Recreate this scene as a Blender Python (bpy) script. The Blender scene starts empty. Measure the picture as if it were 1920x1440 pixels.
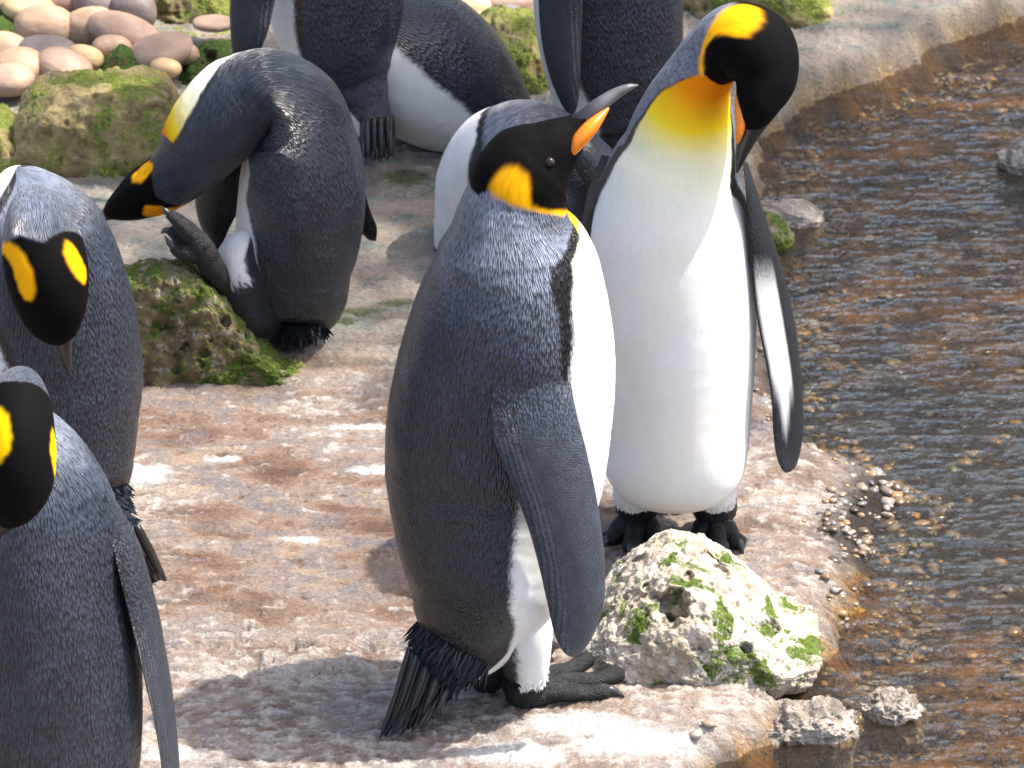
import bpy, math, random
import numpy as np
from mathutils import Vector

# ------------------------------------------------------------------ camera, sky, sun, exposure
TH = math.radians(25.0)          # camera looks down by this angle
FPX = 11000.0                    # focal length in pixels of a 1920 px wide frame
DIST = 8.46                      # metres to the middle penguin's feet
FWD = np.array([0, math.cos(TH), -math.sin(TH)])
UP = np.array([0, math.sin(TH), math.cos(TH)])
RIGHT = np.array([1.0, 0, 0])
def ray(px, py):
    px = np.asarray(px, float); py = np.asarray(py, float)
    return FWD + ((px - 960) / FPX)[..., None] * RIGHT - ((py - 720) / FPX)[..., None] * UP
CAM = -DIST * ray(960, 1320)

scene = bpy.context.scene
C = scene.collection
cam_d = bpy.data.cameras.new('camera'); cam = bpy.data.objects.new('camera', cam_d); C.objects.link(cam)
cam.location = CAM; cam.rotation_euler = (math.pi / 2 - TH, 0, 0)
cam_d.sensor_width = 36; cam_d.lens = 36 * FPX / 1920; cam_d.clip_start = 0.5; cam_d.clip_end = 600
cam_d.dof.use_dof = True; cam_d.dof.focus_distance = 8.35; cam_d.dof.aperture_fstop = 18
scene.camera = cam
SUN_EL, SUN_AZ = math.radians(60), math.radians(10)      # azimuth from +x (picture right) towards +y (away)
w = bpy.data.worlds.new('World'); scene.world = w; w.use_nodes = True
nt = w.node_tree; bg = nt.nodes['Background']
sky = nt.nodes.new('ShaderNodeTexSky'); sky.sky_type = 'NISHITA'; sky.sun_disc = False
sky.sun_elevation = SUN_EL; sky.sun_rotation = math.pi / 2 - SUN_AZ
sky.air_density = 0.8; sky.dust_density = 3.5; sky.ozone_density = 0.6
nt.links.new(sky.outputs[0], bg.inputs[0]); bg.inputs[1].default_value = 0.15
sd = bpy.data.lights.new('sun', 'SUN'); sd.energy = 3.2; sd.angle = math.radians(0.8); sd.color = (1, 0.95, 0.87)
sun = bpy.data.objects.new('sun', sd); C.objects.link(sun)
sv = Vector((math.cos(SUN_EL) * math.cos(SUN_AZ), math.cos(SUN_EL) * math.sin(SUN_AZ), math.sin(SUN_EL)))
sun.rotation_euler = sv.to_track_quat('Z', 'Y').to_euler()
scene.view_settings.view_transform = 'Standard'; scene.view_settings.look = 'None'
scene.view_settings.gamma = 1; scene.view_settings.exposure = 1.5
scene.render.resolution_x = 1024; scene.render.resolution_y = 768

# ------------------------------------------------------------------ helpers
def onY(px, py, Y):
    r = ray(px, py); t = (np.asarray(Y, float) - CAM[1]) / r[..., 1]
    return CAM + t[..., None] * r
def onZ(px, py, z=0.0):
    r = ray(px, py); t = (np.asarray(z, float) - CAM[2]) / r[..., 2]
    return CAM + t[..., None] * r
def pxm(P):                      # pixels per metre at a point
    return FPX / ((np.asarray(P) - CAM) @ FWD)
def unit(v): return v / np.maximum(np.linalg.norm(v, axis=-1, keepdims=True), 1e-9)
def sstep(a, b, x):
    t = np.clip((x - a) / (b - a), 0, 1); return t * t * (3 - 2 * t)
def lerp(a, b, t):
    t = np.asarray(t)[..., None]; return a * (1 - t) + b * t

_perm = np.random.RandomState(7).permutation(512); _perm = np.concatenate([_perm, _perm, _perm])
_grad = unit(np.random.RandomState(3).normal(size=(512, 3)))
def pnoise(p):
    p = np.asarray(p, float); i = np.floor(p).astype(int); f = p - i; u = f * f * f * (f * (f * 6 - 15) + 10)
    out = 0
    for dx in (0, 1):
        wx = u[:, 0] if dx else 1 - u[:, 0]
        for dy in (0, 1):
            wy = u[:, 1] if dy else 1 - u[:, 1]
            for dz in (0, 1):
                wz = u[:, 2] if dz else 1 - u[:, 2]
                h = _perm[_perm[_perm[(i[:, 0] + dx) & 511] + ((i[:, 1] + dy) & 511)] + ((i[:, 2] + dz) & 511)]
                g = _grad[h]
                out = out + wx * wy * wz * (g[:, 0] * (f[:, 0] - dx) + g[:, 1] * (f[:, 1] - dy) + g[:, 2] * (f[:, 2] - dz))
    return out * 1.6
def fbm(p, octv=4, gain=0.5, lac=2.03, ridged=False):
    s = 0; a = 1.0; p = np.asarray(p, float).copy(); tot = 0
    for k in range(octv):
        n = pnoise(p + 17.3 * k)
        if ridged: n = 1 - 2 * np.abs(n)
        s = s + a * n; tot += a; a *= gain; p = p * lac
    return s / tot

def link_mesh(name, V, F, mat, parent=None, col=None, fc=None, fb=None, smooth=True, extra=None):
    """one mesh object; F is a list of int arrays (n,3) or (n,4)"""
    me = bpy.data.meshes.new(name)
    V = np.asarray(V, np.float32)
    F = [np.asarray(f, np.int32) for f in F if len(f)]
    me.vertices.add(len(V)); me.vertices.foreach_set('co', V.ravel())
    loops = np.concatenate([f.ravel() for f in F]); tot = np.concatenate([np.full(len(f), f.shape[1], np.int32) for f in F])
    me.loops.add(len(loops)); me.loops.foreach_set('vertex_index', loops)
    me.polygons.add(len(tot)); st = np.concatenate([[0], np.cumsum(tot)[:-1]]).astype(np.int32)
    me.polygons.foreach_set('loop_start', st); me.polygons.foreach_set('loop_total', tot)
    me.polygons.foreach_set('use_smooth', np.full(len(tot), smooth))
    if col is not None:
        c = np.ones((len(V), 4), np.float32); c[:, :3] = col
        me.attributes.new('Col', 'FLOAT_COLOR', 'POINT').data.foreach_set('color', c.ravel())
    if fc is not None:
        me.attributes.new('fc', 'FLOAT_VECTOR', 'POINT').data.foreach_set('vector', np.asarray(fc, np.float32).ravel())
    if fb is not None:
        me.attributes.new('fb', 'FLOAT', 'POINT').data.foreach_set('value', np.broadcast_to(np.asarray(fb, np.float32), len(V)).copy())
    for k, v in (extra or {}).items():
        me.attributes.new(k, 'FLOAT', 'POINT').data.foreach_set('value', np.asarray(v, np.float32))
    me.update(calc_edges=True); me.validate()
    me.materials.append(mat)
    o = bpy.data.objects.new(name, me); C.objects.link(o)
    if parent is not None: o.parent = parent
    return o
def grid_faces(n, m, wrap=True, off=0):
    i = np.arange(n - 1)[:, None]; j = np.arange(m if wrap else m - 1)[None, :]; j2 = (j + 1) % m
    return (np.stack([i * m + j, i * m + j2, (i + 1) * m + j2, (i + 1) * m + j], -1).reshape(-1, 4) + off)
def tag(o, label=None, cat=None, group=None, kind=None):
    if label: o['label'] = label
    if cat: o['category'] = cat
    if group: o['group'] = group
    if kind: o['kind'] = kind
    return o
def empty(name, loc=(0, 0, 0)):
    o = bpy.data.objects.new(name, None); C.objects.link(o); o.location = loc; o.empty_display_size = .1
    return o
def settle(o):
    """keep world placement of a child whose vertices are in world space"""
    o.matrix_parent_inverse = o.parent.matrix_world.inverted() if False else o.matrix_parent_inverse
    return o

def crom(tab, n):
    """smooth interpolation of a table of stations; returns (n, k) and the station parameter t"""
    tab = np.asarray(tab, float); k = len(tab)
    pts = np.vstack([2 * tab[0] - tab[1], tab, 2 * tab[-1] - tab[-2]])
    seg = np.linalg.norm(np.diff(tab[:, :2], axis=0), axis=1) + 8
    cum = np.concatenate([[0], np.cumsum(seg)]); s = np.linspace(0, cum[-1], n)
    t = np.interp(s, cum, np.arange(k)); i = np.minimum(t.astype(int), k - 2); f = (t - i)[:, None]
    p0, p1, p2, p3 = pts[i], pts[i + 1], pts[i + 2], pts[i + 3]
    q = 0.5 * (2 * p1 + (p2 - p0) * f + (2 * p0 - 5 * p1 + 4 * p2 - p3) * f ** 2 + (3 * p1 - p0 - 3 * p2 + p3) * f ** 3)
    return q, t

# ------------------------------------------------------------------ node helpers
class NT:
    def __init__(s, name):
        s.m = bpy.data.materials.new(name); s.m.use_nodes = True; s.t = s.m.node_tree
        s.b = s.t.nodes['Principled BSDF']; s.out = s.t.nodes['Material Output']
    def n(s, typ, **kw):
        nd = s.t.nodes.new(typ)
        for k, v in kw.items(): setattr(nd, k, v)
        return nd
    def l(s, a, b): s.t.links.new(a, b)
    def attr(s, name, out='Fac'):
        a = s.n('ShaderNodeAttribute', attribute_name=name); return a.outputs[out]
    def val(s, sock, v):
        if hasattr(v, 'node'): s.l(v, sock)
        else: sock.default_value = v
    def mapping(s, vec, scale=(1, 1, 1), rot=(0, 0, 0)):
        m = s.n('ShaderNodeMapping'); s.l(vec, m.inputs[0]); m.inputs['Scale'].default_value = scale; m.inputs['Rotation'].default_value = rot
        return m.outputs[0]
    def noise(s, vec, scale, detail=4, rough=.55, dist=0, out='Fac'):
        n = s.n('ShaderNodeTexNoise'); s.l(vec, n.inputs['Vector']); n.inputs['Scale'].default_value = scale
        n.inputs['Detail'].default_value = detail; n.inputs['Roughness'].default_value = rough; n.inputs['Distortion'].default_value = dist
        return n.outputs[out]
    def voro(s, vec, scale, feature='F1', out='Distance', rnd=1, smooth=.3):
        v = s.n('ShaderNodeTexVoronoi', feature=feature); s.l(vec, v.inputs['Vector']); v.inputs['Scale'].default_value = scale
        v.inputs['Randomness'].default_value = rnd
        if feature == 'SMOOTH_F1': v.inputs['Smoothness'].default_value = smooth
        return v.outputs[out]
    def ramp(s, fac, stops):
        r = s.n('ShaderNodeValToRGB'); s.l(fac, r.inputs[0]); e = r.color_ramp.elements
        while len(e) < len(stops): e.new(0.5)
        for el, (p, c) in zip(e, stops):
            el.position = p; el.color = (*c, 1) if len(c) == 3 else c
        return r.outputs[0]
    def fac(s, fac, a, b):
        m = s.n('ShaderNodeMapRange', interpolation_type='SMOOTHSTEP'); s.l(fac, m.inputs[0]); m.inputs[1].default_value = a; m.inputs[2].default_value = b
        return m.outputs[0]
    def mix(s, f, a, b, mode='MIX'):
        m = s.n('ShaderNodeMix', data_type='RGBA', blend_type=mode)
        s.val(m.inputs[0], f)
        for sock, v in ((m.inputs[6], a), (m.inputs[7], b)):
            if hasattr(v, 'node'): s.l(v, sock)
            else: sock.default_value = (*v, 1)
        return m.outputs[2]
    def math(s, op, a, b=0.0):
        m = s.n('ShaderNodeMath', operation=op); s.val(m.inputs[0], a); s.val(m.inputs[1], b); return m.outputs[0]
    def bump(s, h, strength, dist, normal=None):
        b = s.n('ShaderNodeBump'); s.l(h, b.inputs['Height']); s.val(b.inputs['Strength'], strength); b.inputs['Distance'].default_value = dist
        if normal is not None: s.l(normal, b.inputs['Normal'])
        return b.outputs[0]
    def set(s, **kw):
        for k, v in kw.items():
            sock = s.b.inputs[k]
            if hasattr(v, 'node'): s.l(v, sock)
            elif isinstance(v, tuple) and len(v) == 3: sock.default_value = (*v, 1)
            else: sock.default_value = v
        return s.m
    def obj(s): return s.n('ShaderNodeTexCoord').outputs['Object']

def feather_material():
    t = NT('plumage'); col = t.attr('Col', 'Color'); fb = t.attr('fb'); fc = t.attr('fc', 'Vector')
    wob = t.noise(fc, 25, 1, out='Color')
    vm = t.n('ShaderNodeVectorMath', operation='MULTIPLY_ADD'); t.l(wob, vm.inputs[0]); vm.inputs[1].default_value = (.003, .007, 0); t.l(fc, vm.inputs[2])
    v = t.n('ShaderNodeTexVoronoi', feature='F1', voronoi_dimensions='2D'); t.l(t.mapping(vm.outputs[0], (95, 430, 1)), v.inputs['Vector']); v.inputs['Scale'].default_value = 1; v.inputs['Randomness'].default_value = .85
    v1 = v.outputs['Distance']; rnd = t.n('ShaderNodeSeparateXYZ'); t.l(v.outputs['Color'], rnd.inputs[0])
    big = t.noise(fc, 16, 2)
    tip = t.fac(v1, .68, .12)
    c1 = t.mix(t.math('MULTIPLY', fb, .85), col, t.mix(tip, (.26, .26, .27), (1.6, 1.63, 1.72)), 'MULTIPLY')  # pale feather tips, contrast raised so the colour suggests glints
    c1 = t.mix(t.math('MULTIPLY', fb, .75), c1, t.mix(rnd.outputs[0], (.72, .72, .72), (1.32, 1.33, 1.38)), 'MULTIPLY')  # random brightness per feather, glints painted into the colour
    c2 = t.mix(t.math('MULTIPLY', fb, .6), c1, t.mix(t.fac(big, .35, .65), (.72, .72, .71), (1.2, 1.2, 1.22)), 'MULTIPLY')
    h = t.math('SUBTRACT', 1.0, v1)
    b1 = t.bump(h, t.math('ADD', t.math('MULTIPLY', fb, .8), .01), .004)
    rg = t.math('SUBTRACT', .8, t.math('MULTIPLY', fb, .5))
    sp = t.math('ADD', .02, t.math('MULTIPLY', fb, .46))
    t.set(**{'Base Color': c2, 'Roughness': rg, 'Normal': b1, 'Specular IOR Level': sp})
    return t.m
def flipper_material():
    t = NT('flipper_plumage'); col = t.attr('Col', 'Color'); fb = t.attr('fb'); fc = t.attr('fc', 'Vector')
    v1 = t.voro(t.mapping(fc, (430, 400, 0)), 1, 'F1', rnd=.4)
    sp = t.n('ShaderNodeSeparateXYZ'); t.l(fc, sp.inputs[0])
    trail = t.fac(sp.outputs[2], .25, .6)
    wob = t.noise(t.mapping(fc, (20, 14, 0)), 1, 2, out='Color')
    vm = t.n('ShaderNodeVectorMath', operation='MULTIPLY_ADD'); t.l(wob, vm.inputs[0]); vm.inputs[1].default_value = (.012, 0, 0); t.l(fc, vm.inputs[2])
    v2 = t.voro(t.mapping(vm.outputs[0], (125, 380, 0)), 1, 'F1', rnd=.25)      # long quills in rows along the trailing edge
    mixd = t.n('ShaderNodeMix'); t.l(trail, mixd.inputs[0]); t.l(v1, mixd.inputs[2]); t.l(v2, mixd.inputs[3])
    v3 = t.voro(t.mapping(fc, (380, 140, 0)), 1, 'F1', rnd=.85)
    rootf = t.fac(sp.outputs[1], .27, .13)
    mixr = t.n('ShaderNodeMix'); t.l(rootf, mixr.inputs[0]); t.l(mixd.outputs[0], mixr.inputs[2]); t.l(v3, mixr.inputs[3])
    d = mixr.outputs[0]
    tip = t.fac(d, .66, .12)
    mott = t.noise(t.mapping(fc, (60, 35, 0)), 1, 3)
    c1 = t.mix(fb, col, t.mix(tip, t.mix(trail, (.36, .36, .36), (.12, .12, .13)), t.mix(trail, (1.4, 1.42, 1.48), (2.3, 2.34, 2.45))), 'MULTIPLY')
    c1 = t.mix(t.math('MULTIPLY', fb, .6), c1, t.mix(t.fac(mott, .35, .65), (.6, .6, .6), (1.25, 1.25, 1.27)), 'MULTIPLY')
    h = t.math('SUBTRACT', 1.0, d)
    b1 = t.bump(h, t.math('MULTIPLY', fb, t.math('ADD', .6, t.math('MULTIPLY', trail, .4))), .0045)
    t.set(**{'Base Color': c1, 'Roughness': .4, 'Normal': b1, 'Specular IOR Level': t.math('ADD', .12, t.math('MULTIPLY', fb, .45))})
    return t.m
def simple_mat(name, col, rough, bump=0, scale=200, var=.25, spec=.5):
    t = NT(name); o = t.obj(); n = t.noise(o, scale, 3)
    c = t.mix(t.fac(n, .3, .7), tuple(x * (1 - var) for x in col), tuple(min(1, x * (1 + var)) for x in col))
    kw = {'Base Color': c, 'Roughness': rough, 'Specular IOR Level': spec}
    if bump: kw['Normal'] = t.bump(n, bump, .002)
    return t.set(**kw)
def foot_material():
    t = NT('scaly_black_skin'); o = t.obj(); v = t.voro(o, 480, 'F1'); n = t.noise(o, 60, 3)
    c = t.mix(t.fac(n, .35, .7), (.006, .0055, .006), (.02, .02, .022))
    return t.set(**{'Base Color': c, 'Roughness': .55, 'Normal': t.bump(v, .8, .002), 'Specular IOR Level': .3})
def bill_material():
    t = NT('bill_horn'); col = t.attr('Col', 'Color'); fc = t.attr('fc', 'Vector')
    n = t.noise(t.mapping(fc, (25, 300, 300)), 1, 3)
    c = t.mix(.6, col, t.mix(t.fac(n, .3, .7), (.6, .6, .6), (1.5, 1.5, 1.5)), 'MULTIPLY')
    return t.set(**{'Base Color': c, 'Roughness': .28, 'Normal': t.bump(n, .2, .001)})

MAT_F = feather_material(); MAT_FL = flipper_material(); MAT_FOOT = foot_material(); MAT_BILL = bill_material()
MAT_CLAW = simple_mat('claw_horn', (.03, .03, .033), .3)
MAT_PLATE = simple_mat('orange_bill_plate', (.70, .19, .005), .3, 0, 60, .1)
MAT_EYE = simple_mat('dark_eye', (.02, .011, .008), .08)
MAT_TAIL = simple_mat('tail_quill', (.016, .016, .018), .42, .3, 500, .5)

# ------------------------------------------------------------------ ground, water
WATER_Z = -0.045
shore_px = np.array([(1130, 1700), (1240, 1500), (1330, 1425), (1440, 1372), (1455, 1350), (1410, 1310), (1500, 1250), (1545, 1170), (1560, 1080),
                     (1530, 1000), (1575, 950), (1600, 905), (1470, 850), (1420, 760), (1405, 640), (1410, 500), (1415, 390), (1400, 262), (1475, 215),
                     (1560, 168), (1690, 122), (1712, 98), (1830, 58), (1920, 22), (2100, -60), (2400, -200)], float)
sh = onZ(shore_px[:, 0], shore_px[:, 1], WATER_Z)
_o = np.argsort(sh[:, 1]); SHX, SHY = sh[_o, 0], sh[_o, 1]
def shore_x(y): return np.interp(y, SHY, SHX)
def ground_h(x, y):
    x = np.asarray(x, float); y = np.asarray(y, float); z0 = np.zeros_like(x)
    P = np.stack([x, y, z0], 1)
    near = np.exp(-((np.clip(np.abs(x) - 1.5, 0, None)) / 1.5) ** 2) * np.exp(-((np.clip(np.abs(y - 1.2) - 2.5, 0, None)) / 2) ** 2)
    d = x - shore_x(y) + .035 * fbm(P * 9, 3) + .012 * pnoise(P * 45)
    wid = np.interp(y, [.3, .7, 1.0, 1.45, 1.6], [.10, .28, .15, .12, .07])
    dep = -.10 * sstep(-.35 * wid, wid, d)
    ledge = sstep(1.42, 1.6, y) * .012 * (1 - sstep(-.02, .02, d))
    und = .012 * fbm(P * 2.3 + 5, 3)
    # streaked, pitted travertine crust
    Q = P * np.array([30, 58, 1.0]); cr = fbm(Q, 5, .68)
    Q2 = P * np.array([60, 95, 1.0]) + 31; rg = fbm(Q2, 3, .55, ridged=True)
    big = fbm(P * np.array([7, 11, 1.0]) + 11, 3)
    amp = np.interp(y, [-.6, .35, .8, 1.5], [1.0, 1.0, .75, .9])
    fine = .0125 * cr + .0055 * rg + .009 * np.clip(big - .1, -.6, .6)
    pits = -.02 * sstep(.35, .75, fbm(P * np.array([17, 30, 1]) + 77, 3)) * sstep(-.1, .35, big + .2)
    cv = 0
    for (qx, qy, rx_, ry_) in ((480, 1205, .13, .07), (690, 1225, .10, .05), (390, 1165, .09, .05), (620, 1250, .10, .05), (320, 1300, .1, .06)):
        g = onZ(qx, qy, 0.0); cv = cv + np.exp(-((x - g[0]) / rx_) ** 2 - ((y - g[1]) / ry_) ** 2)
    fine = fine - .022 * np.clip(cv, 0, 1) * sstep(.1, .55, fbm(P * np.array([12, 24, 1]) + 91, 4, .6) * 1.3 + .25 * rg)
    h = dep + ledge + (und + (fine + pits) * amp) * near
    return h, cr, d
def make_ground():
    def axis(lo, hi, step, far):
        a = np.arange(lo, hi, step); g = step * np.cumsum(1.28 ** np.arange(1, 60)); g = g[g < far]
        return np.concatenate([lo - g[::-1], a, hi + g])
    xs = axis(-.82, .92, .0032, 150); ys = axis(-.32, 2.9, .0062, 250)
    X, Y = np.meshgrid(xs, ys); x, y = X.ravel(), Y.ravel()
    h, cr, d = ground_h(x, y)
    P = np.stack([x, y, 0 * x], 1); near = (np.abs(x) < 3) & (np.abs(y) < 6)
    f = np.zeros((4, len(x))); Pn = P[near]
    f[0, near] = fbm(Pn * np.array([5, 11, 1]) + 3, 5, .6); f[1, near] = fbm(Pn * np.array([20, 46, 1]) + 8, 5, .65)
    f[2, near] = fbm(Pn * np.array([2.2, 5.5, 1]) + 21, 4, .55); f[3, near] = fbm(Pn * np.array([9, 20, 1]) + 55, 4, .6)
    lime = sstep(.36, .05, y + .2 * f[2]) * .5 + sstep(.12, .5, x + .1 * f[2]) * sstep(1.0, .6, y) * .45 + sstep(.0, .35, f[2]) * .65
    def blots(lst):
        k = np.zeros(len(x))
        for (qx, qy, ax, ay) in lst:
            g = onZ(qx, qy, 0.0); sc = pxm(g); rr = np.hypot((x - g[0]) * sc / ax, (y - g[1]) * sc * math.sin(TH) / ay)
            k = np.maximum(k, 1 - sstep(.55, 1.15, rr + .55 * f[1] + .4 * f[0]))
        return k
    splash = blots([(660, 806, 80, 6), (265, 890, 60, 22), (700, 880, 50, 10), (1100, 1360, 120, 22), (1200, 1390, 140, 26), (330, 1420, 60, 16), (560, 1010, 60, 8), (420, 860, 40, 6), (960, 1415, 120, 18)])
    alga = blots([(672, 580, 62, 13), (640, 604, 34, 10), (740, 566, 40, 6), (760, 350, 60, 16), (1900, 1430, 50, 14)])
    m = NT('travertine_ground'); o = m.obj(); crust = m.attr('crust'); wet = m.attr('wet')
    n1 = m.attr('n1'); n2 = m.attr('n2'); n4 = m.attr('lime'); n5 = m.attr('n5'); n3 = m.noise(o, 170, 3, .6)
    base = m.ramp(m.math('ADD', m.math('MULTIPLY', n1, .9), .5), [(.2, (.17, .10, .068)), (.4, (.31, .205, .145)), (.52, (.42, .31, .245)), (.64, (.32, .275, .26)), (.8, (.50, .375, .27))])
    c = m.mix(m.math('MULTIPLY', m.fac(n2, .15, .42), .65), base, (.34, .15, .05))              # rusty orange flecks
    c = m.mix(m.math('MULTIPLY', m.fac(n5, .05, .4), .6), c, (.28, .265, .285))                     # grey lavender film
    c = m.mix(m.math('MULTIPLY', m.fac(m.math('ADD', crust, m.math('MULTIPLY', n4, .42)), .14, .46), .85), c, (.74, .68, .61))   # lime crust on the high spots
    c = m.mix(m.math('MULTIPLY', m.fac(crust, -.12, -.4), .75), c, m.mix(m.fac(n3, .4, .6), (.09, .045, .02), (.24, .10, .025)))     # silt and rust in the pits
    c = m.mix(m.math('MULTIPLY', n4, .42), c, m.mix(m.fac(n3, .35, .65), (.52, .43, .36), (.76, .71, .65)))
    c = m.mix(m.attr('splash'), c, (.74, .74, .72))                          # droppings
    sx = m.n('ShaderNodeSeparateXYZ'); m.l(o, sx.inputs[0])
    back = m.fac(sx.outputs[1], .95, 1.4)
    gr = m.mix(m.fac(n5, -.15, .35), (.52, .44, .36), (.30, .36, .30))
    c = m.mix(m.math('MULTIPLY', back, .7), c, gr)                          # greener, greyer slabs further back
    c = m.mix(m.attr('alga'), c, m.mix(m.fac(n3, .4, .6), (.05, .075, .015), (.15, .19, .05)))
    c = m.mix(wet, c, m.mix(m.fac(m.math('ADD', n5, m.math('MULTIPLY', m.math('SUBTRACT', n3, .5), 1.2)), -.3, .35), (.035, .024, .015), m.mix(m.attr('dark_reflect'), (.40, .215, .04), (.06, .05, .045))))   # stream bed, its middle stretch darkened in place of a dark reflection
    rgh = m.math('SUBTRACT', .5, m.math('MULTIPLY', m.fac(n5, -.2, .3), .28))
    hb = m.noise(m.mapping(o, (1, 1.7, 1)), 120, 5, .75)
    c = m.mix(.75, c, m.ramp(hb, [(.28, (.5, .40, .33)), (.45, (.9, .87, .85)), (.55, (1.05, 1.04, 1.03)), (.72, (1.6, 1.6, 1.62))]), 'MULTIPLY')
    nb = m.bump(hb, 1.0, .016)
    m.set(**{'Base Color': c, 'Roughness': rgh, 'Normal': nb, 'Specular IOR Level': .4})
    wetv = sstep(-.03, .05, d)
    g = link_mesh('ground', np.stack([x, y, h], 1), [grid_faces(len(ys), len(xs), False)], m.m, extra={'crust': cr, 'wet': wetv, 'n1': f[0], 'n2': f[1], 'lime': np.clip(lime, 0, 1), 'n5': f[3], 'splash': splash, 'alga': alga * .8, 'dark_reflect': sstep(.35, .6, y + .25 * f[2]) * sstep(1.55, 1.2, y + .3 * f[2])})
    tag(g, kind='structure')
make_ground()
def make_water():
    xs = np.concatenate([np.arange(.2, 1.05, .006), [1.3, 2, 4, 10, 40]]); ys = np.concatenate([[-20, -6, -2, -.8], np.arange(-.45, 3.0, .009), [3.5, 5, 9, 20, 60]])
    X, Y = np.meshgrid(xs, ys); x, y = X.ravel(), Y.ravel(); P = np.stack([x, y, 0 * x], 1)
    wz = .008 * fbm(P * np.array([6, 20, 1]), 3) + .0028 * fbm(P * np.array([34, 75, 1]) + 9, 3, .6)
    t = NT('rippled_shallow_water'); o = t.obj()
    n = t.noise(t.mapping(o, (60, 150, 1)), 1, 4, .65, .4); n2 = t.noise(t.mapping(o, (210, 360, 1)), 1, 2)
    nb = t.bump(n, 1.0, .0075); nb = t.bump(n2, .8, .002, nb)
    tr = t.n('ShaderNodeBsdfTransparent'); tr.inputs[0].default_value = (.93, .82, .58, 1)
    gl = t.n('ShaderNodeBsdfGlossy'); gl.inputs['Roughness'].default_value = .05; t.l(nb, gl.inputs['Normal'])
    fr = t.n('ShaderNodeFresnel'); fr.inputs[0].default_value = 1.45; t.l(nb, fr.inputs['Normal'])
    mx = t.n('ShaderNodeMixShader'); t.l(fr.outputs[0], mx.inputs[0]); t.l(tr.outputs[0], mx.inputs[1]); t.l(gl.outputs[0], mx.inputs[2])
    t.l(mx.outputs[0], t.out.inputs[0]); t.t.nodes.remove(t.b)
    o = link_mesh('water', np.stack([x, y, WATER_Z + wz], 1), [grid_faces(len(ys), len(xs), False)], t.m)
    tag(o, kind='structure')
make_water()

def ico(sub):
    import bmesh
    bm = bmesh.new(); bmesh.ops.create_icosphere(bm, subdivisions=sub, radius=1)
    V = np.array([v.co[:] for v in bm.verts]); F = np.array([[v.index for v in f.verts] for f in bm.faces]); bm.free()
    return V, F
def make_gravel():
    V0, F0 = ico(2); rs = np.random.RandomState(5); n = 3800
    y = rs.uniform(-.42, 2.75, n * 3); d = np.where(rs.rand(n * 3) < .5, rs.uniform(-.03, .16, n * 3), rs.uniform(0, .75, n * 3)) ; x = shore_x(y) + d
    clump = fbm(np.stack([x * 7, y * 9, 0 * x], 1), 3)
    keep = (x < .98) & (rs.uniform(size=len(x)) < np.where(d < .14, .22, .1) + .6 * sstep(-.15, .25, clump)) & (rs.uniform(size=len(x)) < np.interp(d, [-.03, .02, .1, .2, .7], [.1, 1, 1, .5, .3]))
    x, y = x[keep], y[keep]; h, _, _ = ground_h(x, y); h2, _, _ = ground_h(x + .02, y); ok = (np.abs(h2 - h) < .012) & ((y < 1.4) | (h < WATER_Z)); x, y, h = x[ok][:n], y[ok][:n], h[ok][:n]; n = len(x)
    r = rs.lognormal(math.log(.0055), .4, n).clip(.003, .012); rots = rs.uniform(0, 6.28, n)
    sc = np.stack([r * rs.uniform(1, 1.6, n), r * rs.uniform(.8, 1.2, n), r * rs.uniform(.45, .75, n)], 1)
    lump = 1 + .22 * rs.normal(size=(n, len(V0), 1)) * 0.5
    P = V0[None] * lump * sc[:, None]; c, s = np.cos(rots)[:, None], np.sin(rots)[:, None]
    PX = P[..., 0] * c - P[..., 1] * s + x[:, None]; PY = P[..., 0] * s + P[..., 1] * c + y[:, None]
    PZ = P[..., 2] + h[:, None] + .3 * sc[:, 2][:, None]
    pal = np.array([(.20, .13, .07), (.13, .085, .05), (.22, .17, .12), (.14, .13, .125), (.2, .18, .155), (.07, .05, .04), (.28, .17, .07), (.25, .22, .18)])
    col = np.repeat(pal[rs.randint(0, len(pal), n)] * rs.uniform(.7, 1.2, (n, 1)), len(V0), 0)
    F = (F0[None] + (np.arange(n) * len(V0))[:, None, None]).reshape(-1, 3)
    t = NT('wet_gravel'); nn = t.noise(t.obj(), 300, 3)
    t.set(**{'Base Color': t.mix(.5, t.attr('Col', 'Color'), t.mix(nn, (.5, .5, .5), (1.5, 1.5, 1.5)), 'MULTIPLY'), 'Roughness': .25})
    o = link_mesh('gravel', np.stack([PX.ravel(), PY.ravel(), PZ.ravel()], 1), [F], t.m, col=col)
    tag(o, 'wet brown and grey gravel along the shallow stream bed', 'gravel', kind='stuff')
make_gravel()
def gz(px, py):
    p = onZ(px, py, 0.0); h, _, _ = ground_h(np.array([p[0]]), np.array([p[1]])); return float(h[0])

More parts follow.
